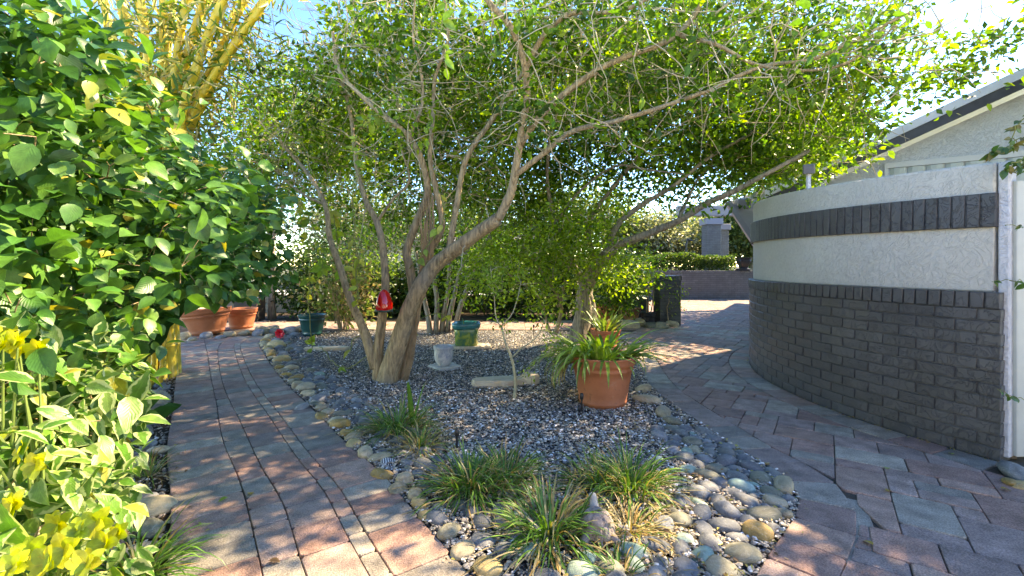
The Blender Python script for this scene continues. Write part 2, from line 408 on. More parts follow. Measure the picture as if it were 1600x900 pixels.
def nearest(segs, p):
    best = (1e9, None, None)
    for a, b in segs:
        ex, ey = b[0] - a[0], b[1] - a[1]; L2 = ex * ex + ey * ey; t = max(0, min(1, ((p[0] - a[0]) * ex + (p[1] - a[1]) * ey) / L2))
        qx, qy = a[0] + ex * t, a[1] + ey * t; d = (p[0] - qx) ** 2 + (p[1] - qy) ** 2
        if d < best[0]:
            L = math.sqrt(L2); best = (d, (qx, qy), (-ey / L, ex / L))
    return math.sqrt(best[0]), best[1], best[2]
def clipline(poly, segs, off, side, reach=.45):
    """clip a paver with a curve: keep points whose signed distance*side >= off"""
    c = (sum(p[0] for p in poly) / len(poly), sum(p[1] for p in poly) / len(poly))
    d, q, n = nearest(segs, c)
    if d > reach: 
        s = ((c[0] - q[0]) * n[0] + (c[1] - q[1]) * n[1]) * side
        return poly if s > 0 else []
    for pt in [c] + list(poly):
        d, q, n = nearest(segs, pt)
        if ((pt[0] - q[0]) * n[0] + (pt[1] - q[1]) * n[1]) * side > off: continue
        nn = (n[0] * side, n[1] * side); poly = cliphp(poly, (q[0] + nn[0] * off, q[1] + nn[1] * off), nn)
        if len(poly) < 3: return []
    return poly
def arcresample(line, step):
    L = [0]
    for i in range(len(line) - 1): L.append(L[-1] + math.hypot(line[i + 1][0] - line[i][0], line[i + 1][1] - line[i][1]))
    n = max(1, int(round(L[-1] / step))); out = []
    j = 0
    for k in range(n + 1):
        t = L[-1] * k / n
        while j < len(L) - 2 and L[j + 1] < t: j += 1
        u = (t - L[j]) / (L[j + 1] - L[j] + 1e-9); out.append((line[j][0] + (line[j + 1][0] - line[j][0]) * u, line[j][1] + (line[j + 1][1] - line[j][1]) * u))
    return out
def border(pv, line, off0, off1, side, step, pr, keep=None):
    pts = arcresample(line, step); n = len(pts); N = []
    for i in range(n):
        a = pts[max(i - 1, 0)]; b = pts[min(i + 1, n - 1)]; ex, ey = b[0] - a[0], b[1] - a[1]; L = math.hypot(ex, ey); N.append((-ey / L * side, ex / L * side))
    for i in range(n - 1):
        a, b = pts[i], pts[i + 1]; na, nb = N[i], N[i + 1]
        poly = [(a[0] + na[0] * off0, a[1] + na[1] * off0), (b[0] + nb[0] * off0, b[1] + nb[1] * off0), (b[0] + nb[0] * off1, b[1] + nb[1] * off1), (a[0] + na[0] * off1, a[1] + na[1] * off1)]
        if keep and not keep(((a[0] + b[0]) / 2, (a[1] + b[1]) / 2)): continue
        pv.add(poly, pcol(pr))
def field(pv, org, A, B, u0, u1, v0, v1, pr, clips, test, m=.118):
    """random ashlar laying on a square module"""
    nu = int((u1 - u0) / m); nv = int((v1 - v0) / m); occ = np.zeros((nu + 4, nv + 4), bool)
    SZ = [(3, 2), (2, 2), (3, 2), (2, 3), (2, 1), (2, 2), (3, 2), (1, 2)]
    for j in range(nv):
        for i in range(nu):
            if occ[i, j]: continue
            a, b = random.choice(SZ)
            while a > 1 and occ[i:i + a, j].any(): a -= 1
            while b > 1 and occ[i:i + a, j:j + b].any(): b -= 1
            occ[i:i + a, j:j + b] = True
            u, v, l, w = u0 + i * m, v0 + j * m, a * m, b * m
            c = (org[0] + A[0] * (u + l / 2) + B[0] * (v + w / 2), org[1] + A[1] * (u + l / 2) + B[1] * (v + w / 2))
            if not test(c): continue
            poly = [(org[0] + A[0] * x + B[0] * y, org[1] + A[1] * x + B[1] * y) for x, y in ((u, v), (u + l, v), (u + l, v + w), (u, v + w))]
            for (segs, off, side) in clips:
                poly = clipline(poly, segs, off, side)
                if len(poly) < 3: break
            if len(poly) >= 3: pv.add(poly, pcol(pr))
# left garden path
LPs = seglist(LP)                                # walking outwards, path lies to the RIGHT (negative normal side)
islLs_line = [tuple(p) for p in smoothpts([(.60, .9)] + [(.22, 1.3)] + islL[1:], 5)]; islLs = seglist(islLs_line)
pv = Pav()
border(pv, LP, .0, .31, -1, .165, .62)
border(pv, islLs_line, .0, .25, 1, .165, .62)
border(pv, islLs_line, .25, .325, 1, .17, .5)
def bandrows(line, o0, widths, clips, pr):
    o = o0
    for w_ in widths:
        pts = arcresample(line, .012); n = len(pts); i0 = 0; i0 = random.randint(0, 8)
        while i0 < n - 2:
            i1 = min(n - 1, i0 + random.choice((13, 19, 19, 26)) + random.randint(-1, 1)); P_ = []
            for k, of in ((i0, o), (i1, o), (i1, o + w_), (i0, o + w_)):
                a = pts[max(k - 4, 0)]; b = pts[min(k + 4, n - 1)]; ex, ey = b[0] - a[0], b[1] - a[1]; L = math.hypot(ex, ey); P_.append((pts[k][0] - ey / L * of, pts[k][1] + ex / L * of))
            for (sg, of, sd) in clips:
                P_ = clipline(P_, sg, of, sd)
                if len(P_) < 3: break
            if len(P_) >= 3: pv.add(P_, pcol(pr))
            i0 = i1
        o += w_
bandrows(islLs_line, .325, (.20, .20, .155, .20, .20, .20), [(LPs, .31, -1)], .72)
pv.build('garden_path')
fill('path_sand', [LP[i] for i in range(len(LP))] + [tuple(p) for p in islLs_line[::-1]], -.015, M['sand'])
# patio
islRs_line = [tuple(p) for p in smoothpts([(1.2, 8.25), (1.75, 7.6), (1.78, 6.9)] + islR[:-3], 5)]; islRs = seglist(islRs_line)
arc = [(WC[0] + WR * math.cos(a), WC[1] + WR * math.sin(a)) for a in np.linspace(R(207), R(110), 60)]
arcs = seglist(arc)
pv = Pav()
def istest(c):
    if inpoly(c, ISL): return False
    dx, dy = c[0] - WC[0], c[1] - WC[1]
    if math.hypot(dx, dy) < WR - .25: return False
    return True
border(pv, islRs_line, .0, .24, 1, .21, .5)
border(pv, arc, .0, .23, 1, .24, .3)
border(pv, [(3.03, 2.66), (3.9, 2.30), (5.0, 1.85)], .0, .23, -1, .24, .35)
TIPL = [(.62, 1.42), (.35, 1.2), (.9, .6)]
def ptest(c):
    if not istest(c): return False
    if c[1] < 2.9 and c[0] < .62 + (1.42 - c[1]) * .5 and c[1] < 1.5: return False
    if c[1] < .8 or c[0] > 9 or c[1] > 16.2: return False
    if c[0] > 4.5 and c[1] < 1.2: return False
    # everything left of island right edge is not patio, nor behind the low wall left of the pillar
    if c[1] < 8.4 and c[0] < 1.2: return c[1] < 2.0 and c[0] > .45
    if c[1] > 9.25 and c[0] < 3.25 - (c[1] - 9.25) * 0.0: return c[0] > 3.25
    if c[1] > 8.35 and c[0] < 2.2: return False
    if c[0] > 3.0 and c[1] < 2.66 - (c[0] - 3.0) * .42 + 0: return True
    if c[0] > 3.35 and c[1] < 4.25: return False
    return True
endl = seglist([(3.03, 2.66), (3.9, 2.30), (5.0, 1.85)])
field(pv, (0, 0), RA, RB, -3, 20, -12, 9, .80, [(islRs, .24, 1), (arcs, .23, 1)], lambda c: ptest(c) and not (c[0] > 2.95 and c[1] > 2.66 - (c[0] - 3.0) * .42 - .26 and c[1] < 3))
pv.add([tuple(G(a, b)[:2]) for a, b in ((1296, 770), (1352, 782), (1388, 885), (1326, 892), (1306, 812))], GREYS[1], .002, .005, -.006)
pv.build('patio')
PSAND = [(.3, .7), (7, .7), (7, 1.2), (4.2, 2.3), (2.95, 2.8)] + arc[2:] + [(5.5, 16.3), (10, 16.3), (10, 16.3), (3.2, 16.3), (3.2, 9.3), (2.0, 9.0), (1.3, 8.3), (1.9, 7.6), (1.95, 6.9), (1.75, 5.9), (1.55, 5.0), (1.48, 4.4), (1.48, 3.4), (1.6, 2.6), (1.35, 2.1), (1.0, 1.8), (.65, 1.42)]
fill('patio_sand', [(.3, .7), (9, .7), (9, 16.3), (3.2, 16.3), (3.2, 9.3), (1.2, 9.0), (1.2, 8.3), (1.70, 7.6), (1.72, 6.9), (1.6, 5.9), (1.43, 5.0), (1.36, 4.4), (1.38, 3.97), (1.42, 3.41), (1.49, 2.95), (1.54, 2.62), (1.46, 2.35), (1.3, 2.15), (1.07, 1.93), (.9, 1.72), (.62, 1.42)], -.0145, M['sand'])
# cross path behind the bed
pv = Pav()
field(pv, (0, 0), np.array([1, 0]), np.array([0, 1]), -6.0, 2.4, 8.55, 9.75, .75, [], lambda c: True)
pv.build('cross_path')
fill('cross_path_sand', [(-6.0, 8.42), (1.15, 8.42), (2.2, 9.02), (2.4, 9.8), (-6.0, 9.8)], -.0165, M['sand'])
# planting strips
fill('planting_soil', [(-.7, .8)] + LP[:] + [(-7, 9.3), (-9, 5), (-5, 0), (-1, .2)], -.03, M['soil'])
fill('back_soil', [(-8, 9.85), (3.15, 9.85), (3.15, 12.0), (-8, 12.0)], -.028, M['soil'])
# sunlit street beyond
fill('street', [(-60, 15), (2.2, 15), (2.2, 24), (-60, 24)], -.02, simple('bright_concrete', (.62, .60, .56), .9, nscale=2))
# gravel pebbles (stuff) -----------------------------------------
IV = np.array([(0, 0, 1), (.9, 0, .3), (.28, .86, .3), (-.73, .53, .3), (-.73, -.53, .3), (.28, -.86, .3), (.0, 0, -.6)])
IF = np.array([(0, 1, 2), (0, 2, 3), (0, 3, 4), (0, 4, 5), (0, 5, 1), (6, 2, 1), (6, 3, 2), (6, 4, 3), (6, 5, 4), (6, 1, 5)])
def pebbles(name, poly, n, size, zb, palette, weights, near=True, mound=0):
    xs = [p[0] for p in poly]; ys = [p[1] for p in poly]; pts = []
    while len(pts) < n:
        x = random.uniform(min(xs), max(xs)); y = random.uniform(min(ys), max(ys))
        if near and random.random() > min(1.0, (3.2 / max(y, .5)) ** 1.6): continue
        if inpoly((x, y), poly): pts.append((x, y))
    pts = np.array(pts); n = len(pts)
    s = size * (0.55 + .9 * rng.random(n) ** 2)
    base = IV[None] * np.stack([s * rng.uniform(.8, 1.4, n), s * rng.uniform(.6, 1.0, n), s * rng.uniform(.45, .8, n)], 1)[:, None, :]
    base = base * rng.uniform(.8, 1.2, (n, 7, 1))
    a = rng.uniform(0, 6.28, n); t = rng.normal(0, .35, n)
    c, si = np.cos(t), np.sin(t); y2 = base[:, :, 1] * c[:, None] - base[:, :, 2] * si[:, None]; z2 = base[:, :, 1] * si[:, None] + base[:, :, 2] * c[:, None]
    base[:, :, 1] = y2; base[:, :, 2] = z2
    c, si = np.cos(a), np.sin(a); x3 = base[:, :, 0] * c[:, None] - base[:, :, 1] * si[:, None]; y3 = base[:, :, 0] * si[:, None] + base[:, :, 1] * c[:, None]
    V = np.stack([x3 + pts[:, 0:1], y3 + pts[:, 1:2], base[:, :, 2] + zb + rng.uniform(0, .012, n)[:, None]], 2).reshape(-1, 3)
    F = (IF[None] + (np.arange(n) * 7)[:, None, None]).reshape(-1, 3)
    ci = rng.choice(len(palette), n, p=np.array(weights) / sum(weights)); C = np.array(palette)[ci] * rng.uniform(.95, 1.5, (n, 1))
    C = np.repeat(C, 7, 0)
    o = addmesh(name, V, [F], M['pebble'], col=np.clip(C, 0, .85)); o['kind'] = 'stuff'; return o
GP = [(.14, .13, .115), (.235, .21, .185), (.37, .33, .28), (.48, .40, .30), (.48, .38, .28), (.76, .74, .70), (.27, .21, .16)]
INN = [p for p in ISL]
tag(pebbles('gravel', INN, 60000, .0115, -.004, GP, [4, 6, 6, 3, 1.6, 2.8, .8]), 'mixed grey and white gravel covering the island bed', 'gravel')
tag(pebbles('planting_gravel', [tuple(p) for p in LP[:30]] + [(-3.6, 3.9), (-1.9, .8)], 5000, .012, -.024, GP, [5, 6, 3, 1, 2, 1, 3], True), 'dark gravel and chips under the left hedge', 'gravel')
# ---------------------------------------------------------------- curved courtyard wall
cw = empty('curved_wall', (float(WC[0]), float(WC[1]), 0), 'curved courtyard wall, cream stucco over grey painted brick with one brick band', 'wall')
A0, A1 = R(207.0), R(108)          # near end angle .. far
def hs(a, lo, hi): 
    """height as multiple of eye level between the near end and the tangent"""
    t = (A0 - a) / (A0 - R(152)); return H * (lo + (hi - lo) * max(0, min(1.0, t)))
class Arc:
    def pt(s, a, r, z): return (WC[0] + r * math.cos(a), WC[1] + r * math.sin(a), z)
AR = Arc()
def arcbox(mb, a0, a1, r0, r1, z0f, z1f, c=None, nseg=1, bev=.004, jit=0.0):
    """curved box from angle a0..a1 (a0>a1), outer r1, inner r0, with a chamfered outer face"""
    v = []; f = []; ks = nseg + 1; ad = bev / r1
    for i in range(ks):
        a = a0 + (a1 - a0) * i / nseg
        z0 = z0f(a) if callable(z0f) else z0f; z1 = z1f(a) if callable(z1f) else z1f
        aa = a
        ao = a - ad if i == 0 else (a + ad if i == nseg else a)
        j = lambda: random.uniform(-jit, jit)
        v += [AR.pt(aa, r0, z0), AR.pt(aa, r1 - bev, z0 + j()), AR.pt(ao, r1 + j(), z0 + bev), AR.pt(ao, r1 + j(), z1 - bev), AR.pt(aa, r1 - bev, z1 + j()), AR.pt(aa, r0, z1)]
    for i in range(nseg):
        for k in range(6): f.append((i * 6 + k, i * 6 + (k + 1) % 6, (i + 1) * 6 + (k + 1) % 6, (i + 1) * 6 + k))
    f.append((5, 4, 3, 2, 1, 0)); n = nseg * 6; f.append(tuple(n + k for k in range(6)))
    mb.add(v, f, c)
def bc(): k = random.uniform(.88, 1.12); return (k, k, k)
zt = .8615 * H; sold = .10; ch = (zt - sold) / 12.0
mb = MB()
arcbox(mb, A0 - .002, A1, WR - .16, WR - .009, -.03, zt - .004, (1, 1, 1), 60)      # mortar body
for r in range(12):
    a = A0 - ((r % 2) * .5) * .215 / WR
    if r % 2: arcbox(mb, A0, a + .004 / WR, WR - .15, WR, r * ch + .004, (r + 1) * ch - .004, bc(), 1, .004, .0015)
    while a > A1:
        L = .215 / WR; arcbox(mb, a - .004 / WR, max(a - L + .004 / WR, A1), WR - .15, WR + random.uniform(-.0015, .0015), r * ch + .004, (r + 1) * ch - .004, bc(), 3, .004, .0015); a -= L
a = A0
while a > A1:
    L = .072 / WR; arcbox(mb, a - .003 / WR, a - L + .003 / WR, WR - .15, WR + .010 + random.uniform(-.0015, .0015), zt - sold, zt, bc(), 1, .005, .0015); a -= L
o = mb.build('brick_base', M['brick'], cw, col=True)
# stucco upper wall
lo_st, hi_st = 1.537, 1.636
SR = WR - .045
mb = MB(); arcbox(mb, A0 - .012, A1, SR - .16, SR, zt - .003, lambda a: hs(a, lo_st, hi_st), None, 80, .012)
mb.build('stucco_wall', M['stucco'], cw)
mb = MB(); b0 = lambda a: hs(a, 1.20, 1.236); b1 = lambda a: hs(a, 1.375, 1.436)
arcbox(mb, A0 - .010, A1, SR - .05, SR + .022, b0, b1, (.6, .6, .6), 60)
a = A0 - .008
while a > A1:
    L = .072 / WR; arcbox(mb, a - .003 / WR, a - L + .003 / WR, SR - .04, SR + .032, b0, b1, bc(), 1, .005, .0015); a -= L
mb.build('brick_band', M['brick'], cw, col=True)
# end return of the wall (white stucco pier behind the brick end)
near = Vector(AR.pt(A0, WR, 0)); rad = Vector((math.cos(A0), math.sin(A0), 0)); tan = Vector((-math.sin(A0), math.cos(A0), 0))
Mx = Matrix(((rad.x, tan.x, 0, near.x), (rad.y, tan.y, 0, near.y), (0, 0, 1, 0), (0, 0, 0, 1)))
mb = MB(); mb.box(-.17, -.052, -.03, .02, .02, lo_st * H - .003, None, Mx, .006); 
mb.build('end_return', M['stuccow'], cw)
# timber post and white gate to the right of the wall
pp = empty('gate_post', P(1583, 700, 2.86), 'dark weathered post in the gap between curved wall and white gate', 'post')
mb = MB(); px0 = (1579 - 800) / FPX * 2.86; mb.box(px0, px0 + .045, 2.86, 2.92, GROUND_Z, 1.80, None, None, .004); mb.build('post_body', simple('grey_wood', (.16, .14, .12), .85, nscale=30), pp)
gt = empty('white_gate', (3.2, 2.86, 0), 'tall white timber gate panel at the right edge behind the creeper', 'gate')
wm = simple('white_gate_paint', (.50, .53, .48), .55, nscale=8, namp=.06)
mb = MB(); gx = (1589 - 800) / FPX * 2.78
for i in range(5): mb.box(gx + i * .14, gx + i * .14 + .134, 2.78, 2.81, .03, 1.72, None, None, .004)
mb.build('gate_boards', wm, gt)
mb = MB(); mb.box(gx + .01, gx + .7, 2.812, 2.85, .3, .4); mb.build('rail', wm, gt); mb = MB(); mb.box(gx + .01, gx + .7, 2.812, 2.85, 1.3, 1.4); mb.build('rail', wm, gt)
# ---------------------------------------------------------------- house beyond the wall
hd = Vector((1.13, -.72, 0)).normalized(); h0 = Vector((6.58, 8.0, 0)); hn = Vector((-hd.y, hd.x, 0))     # hn points away from the camera
if hn.y < 0: hn = -hn
HM = Matrix(((hd.x, hn.x, 0, h0.x), (hd.y, hn.y, 0, h0.y), (0, 0, 1, 0), (0, 0, 0, 1)))
hs_ = empty('house', tuple(h0), 'pale blue stucco house with gable roof behind the curved wall', 'house')
def roofz(s): return 3.50 + (s - .385) * .452        # s = distance along hd from h0 ; underside line of the fascia top
s0, s1 = -1.35, 9.0; apex = 6.2
def rz(s): return roofz(s) if s < apex else roofz(apex) - (s - apex) * .452
mb = MB()
prof = [(s0, 0), (s1 + 3.6, 0), (s1 + 3.6, rz(s1 + 3.6) - .2), (apex, rz(apex) - .2), (s0, rz(s0) - .2)]
n = len(prof); v = [HM @ Vector((s, 0, z)) for s, z in prof] + [HM @ Vector((s, .2, z)) for s, z in prof]
mb.add(v, [tuple(range(n)), tuple(range(2 * n - 1, n - 1, -1))] + [(i, i + n, (i + 1) % n + n, (i + 1) % n) for i in range(n)])
mb.box(s0, s0 + .2, .2, 8, 0, rz(s0) - .2, None, HM)
mb.build('wall', M['housewall'], hs_)
dark = simple('charcoal_fascia_paint', (.05, .052, .065), .5, nscale=6); soff = simple('pale_flashing', (.60, .62, .66), .5, nscale=4, namp=.1)
def slopebox(mb, sa, sb, y0, y1, dz0, dz1):
    v = []
    for s in (sa, sb):
        for y in (y0, y1):
            for d in (dz0, dz1): v.append(HM @ Vector((s, y, rz(s) + d)))
    mb.add(v, [(0, 1, 3, 2), (4, 6, 7, 5), (0, 4, 5, 1), (2, 3, 7, 6), (0, 2, 6, 4), (1, 5, 7, 3)])
mb = MB(); slopebox(mb, s0 - .5, apex, -.34, -.30, -.16, 0.0); slopebox(mb, apex, 12, -.34, -.30, -.16, 0.0); mb.build('fascia', dark, hs_)
mb = MB(); slopebox(mb, s0 - .5, apex, -.30, 8, -.06, .10); slopebox(mb, apex, 12, -.30, 8, -.06, .10)
slopebox(mb, s0 - .5, apex, -.36, -.302, .004, .15); slopebox(mb, apex, 12, -.36, -.302, .004, .15); mb.build('roof', soff, hs_)
# window with vertical louvre shutter
wx0 = 0.02; wz1 = H + 153 / FPX * 8.0
mb = MB(); mb.box(wx0 - .05, 2.2, -.05, -.001, wz1 - .02, wz1 + .07, None, HM); mb.box(wx0 - .05, wx0, -.05, -.001, .9, wz1 - .022, None, HM); mb.box(wx0, 2.2, -.05, -.001, .84, .9, None, HM)
wf = mb.build('window', simple('shutter_frame', (.62, .66, .68), .5), hs_)
mb = MB()
for i in range(8):
    x = wx0 + .03 + i * .24; pts = [(x, -.012), (x + .05, -.05), (x + .12, -.058), (x + .19, -.05), (x + .225, -.012)]
    v = [HM @ Vector((a, b, .9)) for a, b in pts] + [HM @ Vector((a, b, wz1 - .03)) for a, b in pts]
    mb.add(v, [(k, k + 1, k + 6, k + 5) for k in range(4)] + [(5, 6, 7, 8, 9), (4, 3, 2, 1, 0)])
mb.build('shutter', simple('shutter_slat', (.50, .57, .56), .45), wf)
# ---------------------------------------------------------------- far retaining wall, pillar, railing
def brickwall(mb, x0, x1, yf, yb, z0, z1, bl=.215, bh=.072, soldier=True, M4=None):
    mb.box(x0 + .006, x1 - .006, yf + .008, yb - .008, z0, z1 - .004, (.55, .55, .55), M4)
    top = z1 - (.1 if soldier else 0); r = 0; z = z0
    nr = max(1, round((top - z0) / bh)); bh = (top - z0) / nr
    for r in range(nr):
        x = x0 - (bl / 2 if r % 2 else 0)
        while x < x1 - .01:
            a = max(x, x0); b = min(x + bl, x1)
            if b - a > .02: mb.box(a + .005, b - .005, yf + random.uniform(0, .002), yb, z0 + r * bh + .005, z0 + (r + 1) * bh - .005, bc(), M4, .004)
            x += bl
    if soldier:
        x = x0 - .008
        while x < x1 + .008:
            mb.box(x + .004, min(x + .072, x1 + .012) - .004, yf - .012, yb + .012, top + .003, z1, bc(), M4, .004); x += .072
fw = empty('retaining_wall', (6, 16.25, 0), 'blue grey painted brick retaining wall at the far end of the patio', 'wall')
mb = MB(); brickwall(mb, 1.6, 10.4, 16.25, 16.45, -.02, 1.02); mb.build('brickwork', M['brickb'], fw, col=True)
fill('terrace', [(1.6, 16.46), (40, 16.46), (40, 60), (1.6, 60)], .93, M['soil'])
pl = empty('brick_pillar', (3.2, 9.2, 0), 'short dark grey painted brick pillar ending the low wall beside the patio', 'pillar')
px0, px1 = (1031 - 800) / FPX * 9.1, (1062 - 800) / FPX * 9.1
mb = MB(); brickwall(mb, px0, px1 + .03, 9.10, 9.55, -.02, H - (431 - HZ) / FPX * 9.1, .2, .07, True); mb.build('brickwork', M['brick'], pl, col=True)
lw = empty('low_wall', (0, 9.3, 0), 'low dark brick wall with grey coping and black railing behind the pots', 'wall')
cz = H - (466 - HZ) / FPX * 9.3
mb = MB(); brickwall(mb, 1.5, px0 - .002, 9.85, 10.05, -.02, cz - .04, .2, .07, False); mb.build('brickwork', M['brick'], lw, col=True)
mb = MB(); mb.box(1.48, px0 - .002, 9.8, 10.1, cz - .038, cz + .01, None, None, .008); mb.build('coping', simple('blue_grey_coping', (.25, .27, .31), .7, nscale=20), lw)
def railing(name, x0, x1, y, z0, z1, label, sp=.115, par=None):
    r = par or empty(name, (x0, y, z0), label, 'railing'); mb = MB()
    mb.box(x0, x1, y - .015, y + .015, z1 - .03, z1); mb.build('rail', M['iron'], r); mb = MB(); mb.box(x0, x1, y - .012, y + .012, z0 + .06, z0 + .085); mb.build('rail', M['iron'], r)
    mb = MB(); x = x0 + .03
    while x < x1: mb.box(x, x + .014, y - .007, y + .007, z0 + .087, z1 - .032); x += sp
    o = mb.build('bars', M['iron'], r); mb = MB(); x = x0
    while x < x1 + .1: mb.box(min(x, x1) - .02, min(x, x1) + .02, y - .021, y + .019, z0 - .005, z1 + .02); mb.build('post', M['iron'], r); mb = MB(); x += 1.9
    return r
railing('railing', 1.5, px0 - .03, 9.95, cz + .012, H - (435 - HZ) / FPX * 9.95, 'short black iron railing on the low wall next to the pillar')
lf = empty('garden_wall', (-4, 12.1, 0), 'low brown block wall behind the shrubs at the back of the garden', 'wall')
mb = MB(); brickwall(mb, -9.5, 1.5, 12.0, 12.2, -.04, .42, .3, .12, False); mb.build('blockwork', simple('brown_block', (.19, .15, .11), .9, nscale=9), lf)
railing('garden_railing', -9.4, 1.4, 12.1, .42, 1.30, 'long black railing along the back of the garden')
ts = empty('stone_edging', (-6.2, 8.9, 0), 'tan stacked stone edging in the corner left of the big pots', 'wall')
mb = MB()
for i in range(8):
    for k in range(3): x = -7.2 + i * .11 + (k % 2) * .05; mb.box(x, x + .105, 9.95 + random.uniform(0, .02), 10.2, -.03 + k * .1, .06 + k * .1, None, None, .012)
mb.build('stones', M['sandstone'], ts)

# unseen pale ground and house front added behind the camera to bounce sunlight
fill('added_driveway', [(-30, -30), (30, -30), (30, .28), (4.2, .28), (.3, .28), (-.9, .28), (-30, .28)], -.02, simple('pale_added_driveway', (.55, .52, .46), .9, nscale=3, bumpd=.004))
hb = empty('added_near_house', (0, -5, 0), 'unseen cream stucco house front added behind the camera to bounce sunlight', 'house')
mb = MB(); mb.box(-14, 14, -9, -5, -.03, 3.4); mb.build('wall', M['stucco'], hb); mb = MB(); mb.box(-14.6, 14.6, -9.6, -4.5, 3.41, 3.7); mb.build('roof', simple('roof_tile', (.25, .2, .17), .8), hb)
# ================================================================ VEGETATION
def unit(a): return a / (np.linalg.norm(a, axis=-1, keepdims=True) + 1e-9)
# leaf templates: (v along 0..1, u across -1..1, half width, fold z, droop z)
def tmpl(stations, fold=.12, droop=.18):
    """stations: list (t, halfwidth). returns verts (x along, y across, z), lc (u,t), faces"""
    V = [(0, 0, 0)]; L = [(0, 0)]; F = []
    n = len(stations)
    for i, (t, h) in enumerate(stations):
        z = -droop * t * t; k = len(V)
        V += [(t, -h, z + fold * h * 2), (t, 0, z), (t, h, z + fold * h * 2)]; L += [(-1, t), (0, t), (1, t)]
        if i == 0: F += [(0, k + 1, k), (0, k + 2, k + 1)]
        else: F += [(k - 3, k - 2, k + 1), (k - 3, k + 1, k), (k - 2, k - 1, k + 2), (k - 2, k + 2, k + 1)]
    k = len(V); V.append((1, 0, -droop)); L.append((0, 1)); F += [(k - 3, k - 2, k), (k - 2, k - 1, k)]
    return np.array(V, float), np.array(L, float), np.array(F, np.int32)
T_BIG = tmpl([(.12, .20), (.32, .33), (.55, .34), (.78, .20)], .16, .22)
T_OVAL = tmpl([(.10, .17), (.28, .31), (.5, .36), (.72, .31), (.9, .16)], .10, .14)
T_LONG = tmpl([(.10, .12), (.3, .23), (.55, .24), (.8, .12)], .14, .30)
T_MID = tmpl([(.3, .24), (.65, .2)], .18, .15)
T_TINY = (np.array([(0, 0, 0), (.45, -.27, .06), (1, 0, -.05), (.45, .27, .06)]), np.array([(0, 0), (-1, .45), (0, 1), (1, .45)]), np.array([(0, 1, 2), (0, 2, 3)], np.int32))
def leaves(T, pos, d, nrm, size, col, wid=None):
    TV, TL, TF = T; n = len(pos)
    if n == 0: return None
    d = unit(d); s = unit(np.cross(nrm, d)); u = np.cross(d, s)
    wd = np.ones(n) if wid is None else wid
    V = pos[:, None, :] + (TV[None, :, 0:1] * d[:, None, :] + TV[None, :, 1:2] * s[:, None, :] * wd[:, None, None] + TV[None, :, 2:3] * u[:, None, :]) * size[:, None, None]
    m = len(TV); F = (TF[None] + (np.arange(n, dtype=np.int32) * m)[:, None, None]).reshape(-1, 3)
    C = np.repeat(col, m, 0); r = rng.random(n)
    lc = np.concatenate([np.tile(TL, (n, 1)), np.repeat(r, m)[:, None]], 1)
    return V.reshape(-1, 3), F, C, lc
def merge(parts):
    parts = [p for p in parts if p is not None]; off = 0; Fs = []
    for p in parts: Fs.append(p[1] + off); off += len(p[0])
    return np.concatenate([p[0] for p in parts]), [np.concatenate(Fs)], np.concatenate([p[2] for p in parts]), np.concatenate([p[3] for p in parts])
def leafobj(name, parts, mat, parent, smooth=True):
    V, F, C, L = merge(parts) if isinstance(parts, list) else (parts[0], [parts[1]], parts[2], parts[3])
    return addmesh(name, V, F, mat, parent, col=np.clip(C, 0, 1), lc=L, smooth=smooth)
def palcol(n, pal, wts=None, var=.18):
    pal = np.array(pal); i = rng.choice(len(pal), n, p=None if wts is None else np.array(wts) / sum(wts)); return pal[i] * rng.uniform(1 - var, 1 + var, (n, 1))
def randdir(n, up=.0):
    d = rng.normal(0, 1, (n, 3)); d[:, 2] += up; return unit(d)
def blob(n, c, r):
    """random points inside an ellipsoid, a little denser outwards"""
    d = unit(rng.normal(0, 1, (n, 3))); q = rng.random(n) ** (1 / 2.4); return np.array(c) + d * q[:, None] * np.array(r)
